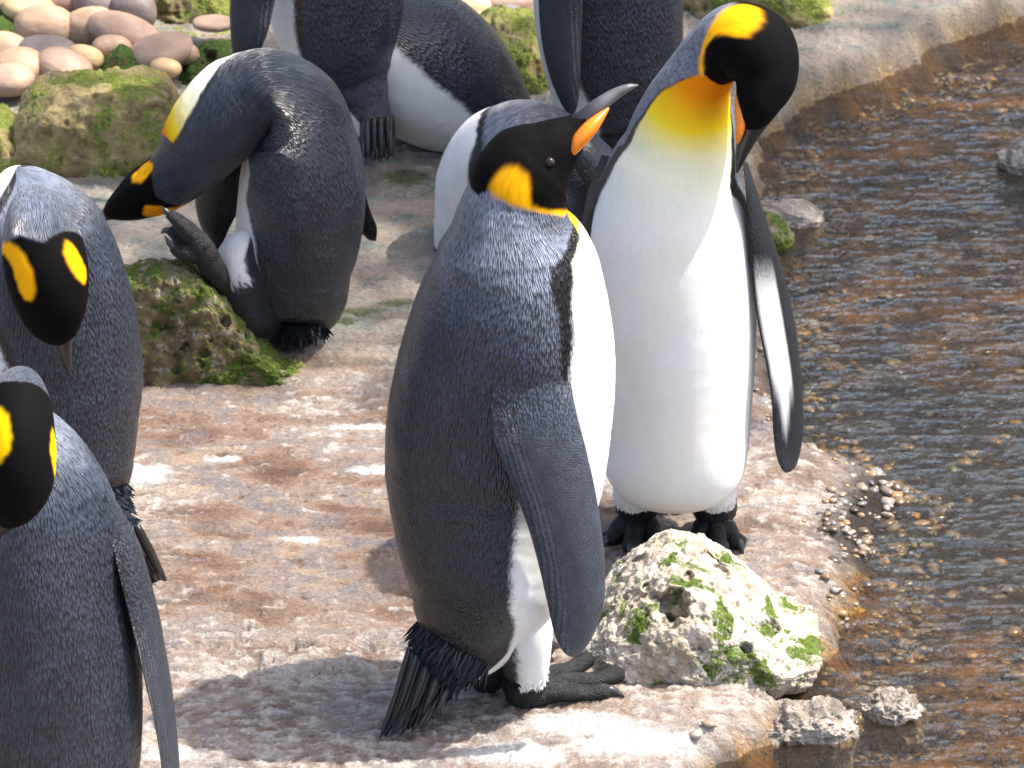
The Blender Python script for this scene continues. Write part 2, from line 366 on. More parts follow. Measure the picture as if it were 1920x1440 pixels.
# ------------------------------------------------------------------ rocks
def cube_sphere(n):
    V = []; F = []; a = np.tan(np.linspace(-1, 1, n) * math.pi / 4); A, B = np.meshgrid(a, a); o = np.ones_like(A); off = 0
    for k, arr in enumerate([(o, A, B), (-o, -A, B), (-A, o, B), (A, -o, B), (A, B, o), (A, -B, -o)]):
        V.append(np.stack(arr, -1).reshape(-1, 3)); F.append(grid_faces(n, n, False, off)); off += n * n
    V = unit(np.concatenate(V)); F = np.concatenate(F)
    key = np.round(V, 5); _, idx, inv = np.unique(key, axis=0, return_index=True, return_inverse=True)
    return V[idx], inv.reshape(-1)[F]
def rock_shape(size, p=3.0, n=40, seed=0, rough=.12, rfreq=1.6, fine=.012, pits=None, crack=0.0, top_tilt=(0, 0)):
    D, F = cube_sphere(n)
    r = (np.abs(D) ** p).sum(1) ** (-1 / p)
    P = D * r[:, None] * np.asarray(size)
    off = seed * 13.7
    m = np.min(size)
    P = P + D * m * rough * (fbm(D * rfreq + off, 4, .55) * 1.6)[:, None]
    P = P + D * fine * (fbm(P * 38 + off, 4, .6))[:, None]
    if crack: P = P - D * crack * (sstep(.55, .95, fbm(P * 9 + off, 3, ridged=True)))[:, None]
    P[:, 2] += P[:, 0] * top_tilt[0] + P[:, 1] * top_tilt[1]
    for (c, rad, dep) in (pits or []):
        c = np.asarray(c); dd = np.linalg.norm(P - c, axis=1) / rad * (1 + .35 * fbm(P * 60 + off, 2))
        P = P - unit(c)[None] * (dep * (1 - sstep(.55, 1.0, dd)))[:, None]
    return P, F
def rock_material(name, base, dark, pale, moss, moss_amt=.5, moss_scale=9, pale_amt=.4, up=.35, rough=.8):
    t = NT(name); o = t.obj(); g = t.n('ShaderNodeNewGeometry'); sp = t.n('ShaderNodeSeparateXYZ'); t.l(g.outputs['Normal'], sp.inputs[0])
    n1 = t.noise(o, 12, 5, .62, .4); n2 = t.noise(o, 45, 5, .65); n3 = t.noise(o, moss_scale, 5, .6, .5); n4 = t.noise(o, 190, 4, .65)
    c = t.mix(t.fac(n1, .35, .65), dark, base)
    c = t.mix(t.math('MULTIPLY', t.fac(n2, .5, .68), pale_amt), c, pale)
    mf = t.math('ADD', t.math('ADD', n3, t.math('MULTIPLY', sp.outputs[2], up * .35)), t.math('MULTIPLY', t.math('SUBTRACT', n4, .5), .25))
    mm = t.fac(mf, .78 - moss_amt * .42, .86 - moss_amt * .42)
    mcol = t.mix(t.fac(n4, .35, .65), tuple(.45 * x for x in moss), tuple(1.25 * x for x in moss))
    c = t.mix(mm, c, mcol)
    c = t.mix(t.fac(n4, .64, .74), c, tuple(.35 * x for x in dark))
    nb = t.bump(n4, .8, .006); nb = t.bump(n2, .6, .012, nb)
    return t.set(**{'Base Color': c, 'Roughness': rough, 'Normal': nb, 'Specular IOR Level': .25})
MOSS = (.085, .125, .018)
MR_OLIVE = rock_material('mossy_limestone', (.36, .28, .12), (.17, .13, .055), (.48, .42, .25), (.16, .19, .03), .58, 8)
MR_DARKMOSS = rock_material('dense_moss_rock', (.20, .15, .07), (.09, .07, .03), (.38, .33, .24), (.055, .10, .012), .8, 11)
MR_MID = rock_material('moss_and_limestone', (.24, .18, .085), (.10, .08, .035), (.46, .42, .36), (.085, .125, .016), .68, 14, .6, .2)
MR_FORE = rock_material('white_pitted_limestone', (.52, .46, .38), (.33, .27, .20), (.68, .64, .58), (.085, .13, .016), .55, 17, .7, .1)
MR_LIME = rock_material('pale_wet_limestone', (.38, .33, .27), (.16, .13, .10), (.55, .51, .46), (.10, .13, .03), .22, 12, .6, .1, .4)
def cobble_material(name, c1, c2):
    t = NT(name); o = t.obj(); n = t.noise(o, 14, 4, .6, .5); n2 = t.noise(o, 220, 3)
    c = t.mix(t.fac(n, .3, .7), c1, c2); c = t.mix(.35, c, t.mix(n2, (.5, .5, .5), (1.5, 1.5, 1.5)), 'MULTIPLY')
    return t.set(**{'Base Color': c, 'Roughness': .6, 'Normal': t.bump(n2, .25, .002)})
COB = [cobble_material('tan_cobble', (.34, .21, .12), (.46, .31, .2)), cobble_material('pinkish_cobble', (.30, .19, .125), (.40, .27, .19)),
       cobble_material('grey_brown_cobble', (.14, .105, .095), (.2, .16, .14)), cobble_material('ochre_cobble', (.46, .30, .14), (.55, .38, .2))]
def place_rock(name, px, py, Yoff, w_px, h_px, depth, mat, label, cat='rock', group=None, p=3, seed=1, n=36, rough=.14, rotz=0., fine=.008, sink=.25, dz=None, **kw):
    """rock whose visible box is centred on a surveyed point; w_px, h_px its visible width and height"""
    base = onZ(px, py + h_px / 2, 0.0)                      # foot of its front face
    sc = pxm(base); hw = w_px / 2 / sc
    hh = max(.03, (h_px / sc - depth * math.sin(TH)) / math.cos(TH))
    z = 0 if dz is None else dz
    P, F = rock_shape((hw, depth / 2, hh * (1 + sink) / 2), p, n, seed, rough, fine=fine, **kw)
    P[:, 2] += hh - hh * (1 + sink) / 2
    c, s = math.cos(rotz), math.sin(rotz); P = np.stack([P[:, 0] * c - P[:, 1] * s, P[:, 0] * s + P[:, 1] * c, P[:, 2]], 1)
    o = link_mesh(name, P, [F], mat); o.location = (base[0], base[1] + depth / 2 + Yoff, z)
    tag(o, label, cat, group); return o

# ------------------------------------------------------------------ penguin building blocks
R0 = .12
class Loft:
    """tube through surveyed stations (px, py, dY, half width px, half depth m, ventral angle deg)"""
    def __init__(s, st, Yp, n=220, m=160):
        q, t = crom(st, n); s.n, s.m = n, m
        Pc = onY(q[:, 0], q[:, 1], Yp + q[:, 2]); sc = pxm(Pc)
        T = unit(np.gradient(Pc, axis=0)); V = unit(Pc - CAM)
        S = unit(np.cross(V, T)); N = np.cross(S, T)
        for k in range(3):                                     # ease the frames so tight bends do not fold
            for A in (S, N):
                A[1:-1] = unit(A[:-2] + 2 * A[1:-1] + A[2:])
        hw = np.maximum(q[:, 3], 1) / sc; hd = np.maximum(q[:, 4], .002)
        a = np.linspace(0, 2 * math.pi, m, endpoint=False)
        ca, sa = np.cos(a)[None, :, None], np.sin(a)[None, :, None]
        s.P = (Pc[:, None] + hw[:, None, None] * ca * S[:, None] + hd[:, None, None] * sa * N[:, None])
        s.rad = unit(hd[:, None, None] * ca * S[:, None] + hw[:, None, None] * sa * N[:, None])
        al = a[None] - np.radians(q[:, 5])[:, None]
        s.al = (al + math.pi) % (2 * math.pi) - math.pi
        s.t = np.repeat(t[:, None], m, 1)
        arc = np.concatenate([[0], np.cumsum(np.linalg.norm(np.diff(Pc, axis=0), axis=1))])
        s.s = np.repeat(arc[:, None], m, 1); s.Pc = Pc; s.front = s.rad @ np.array(FWD) < 0
        s.fc = np.stack([s.s, R0 * np.where(s.al > 0, s.al - math.pi, s.al + math.pi), 0 * s.s], -1)
    def ruffle(s, amp=.0022, f=20):
        k = fbm(s.fc.reshape(-1, 3) * np.array([f * .6, f, 1]) + 7, 3, .55).reshape(s.t.shape); k2 = fbm(s.fc.reshape(-1, 3) * np.array([f * 2.4, f * 1.2, 1]) + 3, 2).reshape(s.t.shape)
        s.P = s.P + s.rad * ((amp * k + amp * .5 * k2) * sstep(0, .7, np.minimum(s.t, s.t.max() - s.t)) * np.clip(np.abs(np.abs(s.al)) * 2, 0, 1))[..., None]
    def bulge(s, px, py, Y, r, amp, front=True):
        c = onY(px, py, Y); d2 = ((s.P - c) ** 2).sum(-1)
        g = amp * np.exp(-d2 / (2 * r * r))
        s.P = s.P + s.rad * g[..., None]
    def hit(s, px, py):
        """station, angle of the visible surface point seen at a pixel"""
        R = s.P - CAM; z = R @ FWD; X = 960 + FPX * (R @ RIGHT) / z; Yv = 720 - FPX * (R @ UP) / z
        d = (X - px) ** 2 + (Yv - py) ** 2 + np.where(s.front, 0, 1e6); i = np.argmin(d); i = np.unravel_index(i, d.shape)
        return s.t[i], s.al[i], s.P[i], math.sqrt(d[i])
    def data(s):
        V = s.P.reshape(-1, 3); k = len(V)
        V = np.vstack([V, s.P[0].mean(0), s.P[-1].mean(0)])
        m = s.m; j = np.arange(m); j2 = (j + 1) % m
        F4 = grid_faces(s.n, m); F3 = np.vstack([np.stack([np.full(m, k), j2, j], 1), np.stack([np.full(m, k + 1), (s.n - 1) * m + j, (s.n - 1) * m + j2], 1)])
        ext = lambda A: np.concatenate([A.reshape(k, *A.shape[2:]), A[0][:1], A[-1][:1]])
        return V, F4, F3, ext
def jit(fc, f, amp): return amp * fbm(fc.reshape(-1, 3) * f, 3, .6).reshape(fc.shape[:-1])
def merge_lofts(name, lofts, cols, fbs, mat, parent):
    Vs, F4s, F3s, cs, fcs, fs = [], [], [], [], [], []; off = 0
    for L, c, f in zip(lofts, cols, fbs):
        V, F4, F3, ext = L.data(); Vs.append(V); F4s.append(F4 + off); F3s.append(F3 + off); off += len(V)
        cs.append(ext(c)); fcs.append(ext(L.fc)); fs.append(ext(f))
    return link_mesh(name, np.vstack(Vs), [np.vstack(F4s), np.vstack(F3s)], mat, parent, np.vstack(cs), np.vstack(fcs), np.concatenate(fs))

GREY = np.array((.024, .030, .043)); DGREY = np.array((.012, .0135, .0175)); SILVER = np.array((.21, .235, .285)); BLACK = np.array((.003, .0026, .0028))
WHITE = np.array((.63, .628, .615)); CREAM = np.array((.68, .66, .44)); YEL = np.array((.80, .58, .02)); ORA = np.array((.68, .21, .004)); PATCH = np.array((.80, .36, .003))
def over(c, col, k):
    return lerp(c, np.asarray(col), np.clip(k, 0, 1))

def flipper(parent, rows, Yp, thick, top=GREY, under=None, trail='left', n=110, m=48, name='flipper', edge=None, fb=.9, camber=.008, root=None, ramp=.22, snap=None):
    """rows: (left px, left py, right px, right py, dY left, dY right)"""
    tab = np.array(rows, float); q, t = crom(tab, n)
    Lp = onY(q[:, 0], q[:, 1], Yp + q[:, 4]); Rp = onY(q[:, 2], q[:, 3], Yp + q[:, 5])
    Cc = (Lp + Rp) / 2; H = (Rp - Lp) / 2; T = unit(np.gradient(Cc, axis=0)); W = np.linalg.norm(H, axis=1)
    Nn = unit(np.cross(H, T)); Nn = np.where((Nn @ FWD > 0)[:, None], -Nn, Nn)
    a = np.linspace(0, 2 * math.pi, m, endpoint=False); x = np.cos(a); 
    prof = np.sin(a) * (1.0 - .45 * (x if trail == 'right' else -x))     # fuller leading edge, thin trailing edge
    prof = np.sign(np.sin(a)) * np.abs(np.sin(a)) ** .8 * (1 + .5 * (x if trail == 'left' else -x)) / 1.2
    th = thick * np.interp(t / (len(tab) - 1), [0, ramp, .6, 1], [.05, 1.0, .78, .25]) * np.minimum(1, W / .02)
    P = Cc[:, None] + x[None, :, None] * H[:, None] + (prof[None] * th[:, None] + (camber * np.minimum(1, W / .03) * sstep(.05, ramp + .1, t / (len(tab) - 1)))[:, None] * (1 - x * x)[None])[..., None] * Nn[:, None]
    arc = np.concatenate([[0], np.cumsum(np.linalg.norm(np.diff(Cc, axis=0), axis=1))])
    tr = (-x if trail == 'left' else x)                                   # +1 at the trailing edge
    fc = np.stack(np.broadcast_arrays((tr[None] * W[:, None]), arc[:, None], np.clip(tr, 0, 1)[None]), -1).copy()
    topside = np.broadcast_to((np.sin(a) > -.001)[None], (n, m))
    col = np.broadcast_to(np.asarray(top), (n, m, 3)).copy()
    col = over(col, DGREY * .7, np.broadcast_to(sstep(.5, 1., tr)[None], (n, m)) * .7)
    u = (t / (len(tab) - 1))[:, None]
    if root is not None: col = over(col, np.asarray(root), np.broadcast_to(1 - sstep(.16, .5, u), (n, m)))
    if under is not None:
        uc = np.broadcast_to(np.asarray(under), (n, m, 3))
        col = np.where(topside[..., None], col, uc) if edge is None else edge(col, u, tr[None], a[None], topside)
    if snap is not None:                                                   # the root grows out of the body's own surface and colour
        Lb, cb = snap; R = Lb.P - CAM; zb = R @ FWD; bx = (960 + FPX * (R @ RIGHT) / zb); by = (720 - FPX * (R @ UP) / zb)
        fi = np.where(Lb.front.ravel())[0]; bx, by = bx.ravel()[fi], by.ravel()[fi]; uu = t / (len(tab) - 1)
        for i_ in np.where(uu < .55)[0]:
            eps = np.interp(uu[i_], [0, .10, .2, .4], [-.006, -.0008, .003, .012])
            for j_ in range(m):
                Rv = P[i_, j_] - CAM; zv = Rv @ FWD; vx, vy = 960 + FPX * Rv[0] / zv, 720 - FPX * (Rv @ UP) / zv
                h_ = fi[np.argmin((bx - vx) ** 2 + (by - vy) ** 2)]; bp = Lb.P.reshape(-1, 3)[h_]; bn = Lb.rad.reshape(-1, 3)[h_]
                pale = sstep(.2, .5, cb.reshape(-1, 3)[h_].min()); lead = .5 + .5 * x[j_] if trail == 'left' else .5 - .5 * x[j_]
                wgt = (1 - sstep(.10, .40 - .12 * lead, uu[i_])) * (1 - pale); wc = (1 - sstep(.12, .42 - .1 * lead, uu[i_])) * (1 - pale)
                if np.sin(a[j_]) > -.25: P[i_, j_] = P[i_, j_] * (1 - wgt) + (bp + bn * eps) * wgt
                else: P[i_, j_] = P[i_, j_] * (1 - wgt) + (bp - bn * .006) * wgt
                col[i_, j_] = col[i_, j_] * (1 - wc) + cb.reshape(-1, 3)[h_] * wc
    V = np.vstack([P.reshape(-1, 3), P[0].mean(0), P[-1].mean(0)]); k = n * m; j = np.arange(m); j2 = (j + 1) % m
    F3 = np.vstack([np.stack([np.full(m, k), j2, j], 1), np.stack([np.full(m, k + 1), (n - 1) * m + j, (n - 1) * m + j2], 1)])
    ext = lambda A: np.concatenate([A.reshape(k, *A.shape[2:]), A[0][:1], A[-1][:1]])
    return link_mesh(name, V, [grid_faces(n, m), F3], MAT_FL, parent, ext(col), ext(fc), ext(np.where(col.min(-1) > .3, .03, fb)))
def tube(pts, rw, rh, n=30, m=20, up=(0, 0, 1)):
    """closed tube through 3d points; rw sideways radius, rh upward radius"""
    tab = np.column_stack([np.asarray(pts, float), rw, rh]); k = len(tab)
    p = np.vstack([2 * tab[0] - tab[1], tab, 2 * tab[-1] - tab[-2]]); t = np.linspace(0, k - 1, n); i = np.minimum(t.astype(int), k - 2); f = (t - i)[:, None]
    p0, p1, p2, p3 = p[i], p[i + 1], p[i + 2], p[i + 3]
    q = .5 * (2 * p1 + (p2 - p0) * f + (2 * p0 - 5 * p1 + 4 * p2 - p3) * f ** 2 + (3 * p1 - p0 - 3 * p2 + p3) * f ** 3)
    Pc = q[:, :3]; T = unit(np.gradient(Pc, axis=0)); S = unit(np.cross(T, np.asarray(up, float))); U = np.cross(S, T)
    a = np.linspace(0, 2 * math.pi, m, endpoint=False)
    P = Pc[:, None] + np.maximum(q[:, 3], .0004)[:, None, None] * np.cos(a)[None, :, None] * S[:, None] + np.maximum(q[:, 4], .0004)[:, None, None] * np.sin(a)[None, :, None] * U[:, None]
    V = np.vstack([P.reshape(-1, 3), P[0].mean(0), P[-1].mean(0)]); kk = n * m; j = np.arange(m); j2 = (j + 1) % m
    F3 = np.vstack([np.stack([np.full(m, kk), j2, j], 1), np.stack([np.full(m, kk + 1), (n - 1) * m + j, (n - 1) * m + j2], 1)])
    return V, grid_faces(n, m), F3
def join_tubes(name, tubes, mat, parent, **kw):
    Vs, F4, F3, off = [], [], [], 0
    for V, a, b in tubes:
        Vs.append(V); F4.append(a + off); F3.append(b + off); off += len(V)
    return link_mesh(name, np.vstack(Vs), [np.vstack(F4), np.vstack(F3)], mat, parent, **kw)
def foot(parent, ankle, heel, toes, rad=.028, width=.02):
    """ankle, heel and toe tips in world space; one mesh for tarsus, heel pad and toes, claws as its own parts"""
    ankle, heel = np.asarray(ankle, float), np.asarray(heel, float); parts = []
    knee = ankle + np.array([0, 0, .05])
    parts.append(tube([knee, ankle, (ankle + heel) / 2 + (0, 0, .004), heel + (0, 0, .004)], [rad * .95, rad, rad * 1.02, rad * .5], [rad * .95, rad * 1.05, rad * 1.0, rad * .5], up=(0, 1, 0.1)))
    mid = np.mean([np.asarray(t) for t in toes], 0)
    c = heel * .72 + mid * .28
    parts.append(tube([heel + (0, 0, .012), c + (0, 0, .014), heel * .4 + mid * .6 + (0, 0, .008), heel * .25 + mid * .75 + (0, 0, .004)], [rad * .7, rad * 1.05, rad * 1.0, rad * .5], [.018, .019, .009, .003]))
    ends = []
    for tp in toes:
        tp = np.asarray(tp, float); d = tp - heel; kn = heel + d * .42
        parts.append(tube([heel + d * .2 + (0, 0, .016), kn + (0, 0, .017), heel + d * .62 + (0, 0, .012), heel + d * .80 + (0, 0, .012), heel + d * .88 + (0, 0, .010)],
                          [width * .8, width * .8, width * .68, width * .66, width * .3], [.015, .015, .011, .0125, .006]))
        ends.append((heel + d * .80 + (0, 0, .013), tp, d))
    f = join_tubes('foot', parts, MAT_FOOT, parent)
    for a, tp, d in ends:
        V, A, B = tube([a, a + (tp - a) * .35 + (0, 0, .006), a + (tp - a) * .75 + (0, 0, .003), tp + (0, 0, .001)], [.007, .0065, .004, .0008], [.007, .0065, .004, .0008], 16, 12)
        link_mesh('claw', V, [A, B], MAT_CLAW, f)
    return f
def tail(parent, root, tips, width, Yroot, lift=.01, mat=None):
    """root: two pixel points the quills leave from; tips: pixel points (on Y planes)"""
    rs = np.random.RandomState(len(tips)); k = len(tips)
    for i, (px, py, Y) in enumerate(tips):
        f = i / max(1, k - 1)
        a = onY(root[0][0] * (1 - f) + root[1][0] * f, root[0][1] * (1 - f) + root[1][1] * f, Yroot + .012 * math.sin(i * 2.1))
        b = onY(px, py, Y); d = b - a; side = unit(np.cross(d, FWD)); mid = .5 * (a + b) - FWD * lift * (.6 + .4 * math.sin(i * 1.7))
        n = 9; u = np.linspace(0, 1, n)[:, None]
        c = (1 - u) ** 2 * a + 2 * u * (1 - u) * mid + u ** 2 * b
        wd = width * np.interp(u[:, 0], [0, .3, .8, .95, 1], [.9, 1.1, .8, .5, .12])[:, None] * (.85 + .3 * rs.rand())
        nr = -FWD * .0022
        V = np.concatenate([c - side * wd, c + nr * 1.5, c + side * wd, c - nr * .6]).reshape(4, n, 3).transpose(1, 0, 2).reshape(-1, 3)
        link_mesh('tail_feather', V, [grid_faces(n, 4), np.array([[0, 1, 2, 3]])[:, ::-1]], mat or MAT_TAIL, parent)
def bill(parent, st, Yp, col, n=60, m=28, name='bill', mat=None):
    L = Loft(st, Yp, n, m); c = np.broadcast_to(np.asarray(col), (n, m, 3)).copy() if not callable(col) else col(L)
    return merge_lofts(name, [L], [c], [np.zeros((n, m))], mat or MAT_BILL, parent)
def ball(name, parent, c, r, mat, squash=(1, 1, 1)):
    V, F = ico(3); return link_mesh(name, V * r * np.asarray(squash) + c, [F], mat, parent)
def fringe(parent, pts, dirs, length, width, col, name='feather_fringe', seed=1):
    """short loose feathers at a hem, one joined mesh"""
    rs = np.random.RandomState(seed); pts = np.asarray(pts); k = len(pts); d = unit(np.asarray(dirs) + .22 * rs.normal(size=(k, 3)))
    L = length * rs.uniform(.6, 1.25, (k, 1)); side = unit(np.cross(d, FWD + .3 * rs.normal(size=(k, 3)))) * width
    V = np.stack([pts - side, pts + side, pts + side * .8 + d * L * .6, pts + d * L, pts - side * .8 + d * L * .6], 1).reshape(-1, 3)
    i = (np.arange(k) * 5)[:, None]; F = i + np.arange(5)[None]
    V = V + np.repeat(-FWD * .001 * rs.rand(k, 1), 5, 0)
    o = link_mesh(name, V, [F], MAT_F, parent, np.repeat(np.broadcast_to(col, (k, 3)), 5, 0), np.zeros((k * 5, 3)), 0.0)
    o['kind'] = 'stuff'; return o
def thing(label, px, py):
    p = onZ(px, py, 0.0); e = empty('king_penguin', (0, 0, 0)); tag(e, label, 'penguin', 'king penguins gathered beside the stream'); e['foot'] = list(map(float, p))
    return e, float(p[1])
# ------------------------------------------------------------------ boulders, cobbles, small stones
def boulder(name, box, depth, mat, label, prof, seed, n=70, p=2.6, rough=.1, fine=.01, pits=None, cat='rock', sink=.03, Yoff=0, dz=0, crack=0, gr=None, freq=1.6):
    """prof: outline of the top edge, pixel points left to right; base row = box bottom. A solid with that profile and the given depth in metres."""
    x0, x1, yb = box; prof = np.asarray(prof, float)
    bL = onZ(x0, yb, 0.0); bR = onZ(x1, yb, 0.0); cx = (x0 + x1) / 2; cen = onZ(cx, yb, 0.0); sc = pxm(cen)
    D, F = cube_sphere(n); r = (np.abs(D) ** p).sum(1) ** (-1 / p); U = D * r[:, None]           # unit superquadric
    px = cx + U[:, 0] * (x1 - x0) / 2
    top_py = np.interp(px, prof[:, 0], prof[:, 1])
    # ridge line stands mid-depth: height from the visible rise above the base row
    H = np.maximum(.012, ((yb - top_py) / sc - .5 * depth * math.sin(TH)) / math.cos(TH))
    z = np.where(U[:, 2] > 0, U[:, 2] * H, U[:, 2] * (sink + .02))
    X = U[:, 0] * (x1 - x0) / 2 / sc; Yd = U[:, 1] * depth / 2
    P = np.stack([X, Yd, z], 1); m = min((x1 - x0) / 2 / sc, depth / 2, H.max())
    P = P + D * (m * rough * 1.6 * fbm(D * freq + seed * 9.1, 4, .55))[:, None]
    P = P + D * (fine * 1.3 * fbm(P * 26 + seed, 5, .68))[:, None]
    P = P - D * (fine * .9 * sstep(.15, .6, fbm(P * 48 + 5 * seed, 3, .6)))[:, None]
    if crack: P = P - D * (crack * sstep(.5, .95, fbm(P * 11 + seed, 3, ridged=True)))[:, None]
    for (qx, qy, rad, dep) in (pits or []):
        pr = P + np.array([cen[0], cen[1] + depth / 2 + Yoff, 0]); R = pr - CAM; zc = R @ FWD
        sx = 960 + FPX * (R @ RIGHT) / zc; sy = 720 - FPX * (R @ UP) / zc
        facing = D[:, 1] < .3
        dd = np.hypot(sx - qx, (sy - qy) * 1.15) / rad * (1 + .45 * fbm(P * 55 + seed, 2))
        k = np.where(facing, 1 - sstep(.6, 1.0, dd), 0)
        P = P - np.array([0, -.75, .55]) * (dep * k)[:, None]
    o = link_mesh(name, P, [F], mat); o.location = (cen[0], cen[1] + depth / 2 + Yoff, dz)
    tag(o, label, cat, gr); return o
boulder('rock', (1095, 1550, 1285), .30, MR_FORE, 'white pitted rock with bright green moss in front of the preening white front', [(1095, 1180), (1130, 1125), (1200, 1075), (1260, 1046), (1320, 1050), (1380, 1090), (1440, 1145), (1490, 1195), (1550, 1255)], 4, 150, 3.4, .05, .0105,
        [(1262, 1130, 34, .05), (1225, 1120, 18, .02), (1188, 1125, 26, .012), (1290, 1080, 12, .02), (1330, 1050, 26, .012), (1255, 1165, 20, .03), (1212, 1100, 10, .02), (1400, 1215, 14, .02), (1350, 1075, 22, .012), (1440, 1180, 24, .015), (1195, 1045, 16, .01)], crack=.006)
boulder('rock', (190, 565, 728), .11, MR_MID, 'moss covered rock on the slab with grey limestone showing through', [(190, 500), (235, 496), (300, 494), (365, 498), (395, 520), (440, 585), (480, 635), (520, 680), (565, 715)], 7, 110, 4.5, .09, .016, [(300, 600, 20, .02), (420, 600, 14, .015), (380, 660, 14, .012), (330, 690, 12, .015)], crack=.008)
boulder('rock', (20, 330, 345), .22, MR_OLIVE, 'long olive brown boulder block with mossy top below the cobbles', [(20, 175), (60, 155), (150, 148), (260, 143), (320, 150), (330, 170)], 11, 80, 5.0, .09, .010, crack=.006)
boulder('rock', (-90, 50, 345), .2, MR_OLIVE, 'yellowish mossy stone stacked at the end of the long boulder block', [(-90, 210), (0, 215), (30, 230), (50, 270)], 12, 50, 3.5, .12, .010)
boulder('rock', (160, 305, 178), .12, MR_DARKMOSS, 'pointed dark green mossy rock among the cobbles', [(160, 150), (190, 105), (222, 83), (260, 100), (300, 135), (305, 150)], 13, 50, 2.2, .07, .006)
boulder('rock', (312, 470, 178), .16, MR_DARKMOSS, 'slanting green mossy rock with dark hollow beside the cobbles', [(312, 150), (350, 105), (400, 82), (440, 72), (470, 74)], 14, 50, 2.4, .10, .008, [(395, 105, 14, .03)])
boulder('rock', (282, 445, 82), .12, MR_OLIVE, 'flat mossy ledge stone lying over the cobbles', [(282, 56), (330, 48), (400, 46), (445, 50)], 15, 40, 4.0, .10, .008)
boulder('rock', (258, 460, 55), .3, MR_OLIVE, 'yellow green boulder standing at the rear of the cobbles', [(258, -60), (300, -90), (400, -95), (460, -60)], 16, 50, 3.0, .15, .012)
boulder('rock', (-60, 34, 100), .14, MR_DARKMOSS, 'angular mossy stone beside the round cobbles', [(-60, 20), (0, 25), (20, 35), (34, 60)], 17, 40, 4.0, .10, .008)
boulder('rock', (880, 1040, 190), .26, MR_OLIVE, 'tan mossy block standing between the crouching and the shaded penguin', [(880, 45), (930, 38), (1000, 42), (1040, 60)], 18, 60, 4.0, .12, .012, crack=.008)
boulder('rock', (945, 1015, 60), .12, MR_OLIVE, 'small mossy block on top row above the tan block', [(945, 20), (980, 14), (1015, 22)], 19, 40, 4.0, .10, .006, Yoff=.1)
boulder('rock', (1270, 1600, 60), .3, MR_OLIVE, 'mossy green boulder on the far bank behind the bowed black head', [(1270, -80), (1350, -120), (1480, -100), (1560, -40), (1600, 10)], 20, 60, 2.8, .14, .012)
boulder('rock', (1405, 1610, 1345), .10, MR_LIME, 'low pale limestone slab lapped by the stream', [(1405, 1310), (1450, 1292), (1530, 1282), (1580, 1278), (1610, 1300)], 21, 60, 2.6, .28, .014, crack=.01, sink=.08, dz=-.04)
boulder('rock', (1622, 1740, 1310), .08, MR_LIME, 'small whitish stone breaking the stream surface', [(1622, 1275), (1640, 1258), (1700, 1258), (1740, 1285)], 22, 50, 2.4, .3, .014, crack=.01, sink=.08, dz=-.04)
boulder('rock', (1405, 1545, 385), .08, MR_LIME, 'flat pale stone at the water edge behind the hanging flipper', [(1405, 350), (1450, 342), (1510, 340), (1545, 362)], 23, 40, 3.2, .15, .007, sink=.08, dz=-.04)
boulder('rock', (1400, 1490, 425), .09, MR_MID, 'small green mossy stone under the flat pale stone', [(1400, 375), (1440, 362), (1475, 375), (1490, 400)], 24, 40, 2.6, .15, .007, sink=.08, dz=-.04)
boulder('rock', (1880, 2010, 285), .12, MR_LIME, 'grey stone half out of the rippling far stream', [(1880, 262), (1900, 240), (1940, 215), (2010, 230)], 25, 40, 2.8, .15, .009, sink=.08, dz=-.04)

COBBLES = [ # centre px, py, half width, half height, tilt, colour, what singles it out
 (85, 52, 52, 32, .1, 0), (170, 52, 46, 30, -.1, 0), (55, 18, 45, 20, .15, 3), (120, -5, 46, 26, 0, 1), (195, 10, 52, 30, .2, 2), (248, 22, 40, 34, .4, 2), (232, 62, 62, 26, .35, 1), (85, 98, 52, 22, 0, 2),
 (300, 98, 56, 24, -.25, 1), (35, 128, 46, 30, .0, 0), (120, 128, 48, 26, .35, 1), (160, 108, 30, 18, .3, 3), (15, 150, 44, 22, -.1, 1), (130, 156, 34, 14, .1, 1), (310, 128, 26, 14, .1, 3), (20, 5, 30, 18, 0, 3),
 (345, 100, 26, 16, .2, 0), (400, 44, 34, 10, 0, 1), (880, 8, 50, 22, .1, 3), (945, 2, 55, 24, -.1, 1), (960, 30, 30, 16, .3, 2), (1010, 22, 28, 16, -.2, 1), (905, 40, 30, 14, 0, 0), (270, -20, 60, 30, 0, 1), (40, -30, 60, 30, 0, 0), (210, 92, 34, 20, .1, 0), (10, 92, 40, 24, .2, 0)]
COBBLE_LABELS = ['broad tan cobble next to the angular mossy stone', 'round tan cobble resting against the broad tan one', 'sunlit ochre cobble behind the broad tan one', 'pinkish cobble at the rear rim of the heap', 'dark grey brown cobble behind the round tan one',
 'dark upright cobble in front of the yellow green boulder', 'long pinkish cobble sloping down towards the flat ledge stone', 'flat dark grey cobble under the broad tan one', 'long pinkish cobble lying behind the pointed green rock', 'blunt tan cobble on top of the long boulder block end',
 'pinkish cobble between the blunt tan one and the pointed green rock', 'small ochre cobble touching the pointed green rock', 'low pinkish cobble tucked behind the long boulder block', 'small pinkish cobble wedged on the rim of the long boulder block', 'small ochre cobble between the pointed and the slanting green rocks',
 'ochre cobble above the angular mossy stone', 'small tan cobble against the slanting green rock', 'flat pinkish cobble on the flat ledge stone', 'ochre cobble behind the back of the crouching penguin', 'pinkish cobble above the small mossy block', 'dark cobble beside the small mossy block', 'pinkish cobble against the flipper of the shaded penguin', 'tan cobble low behind the crouching penguin',
 'large pinkish cobble beside the yellow green boulder', 'tan cobble at the far end of the heap', 'tan cobble hidden behind the pointed green rock', 'tan cobble between the angular mossy stone and the blunt tan one']
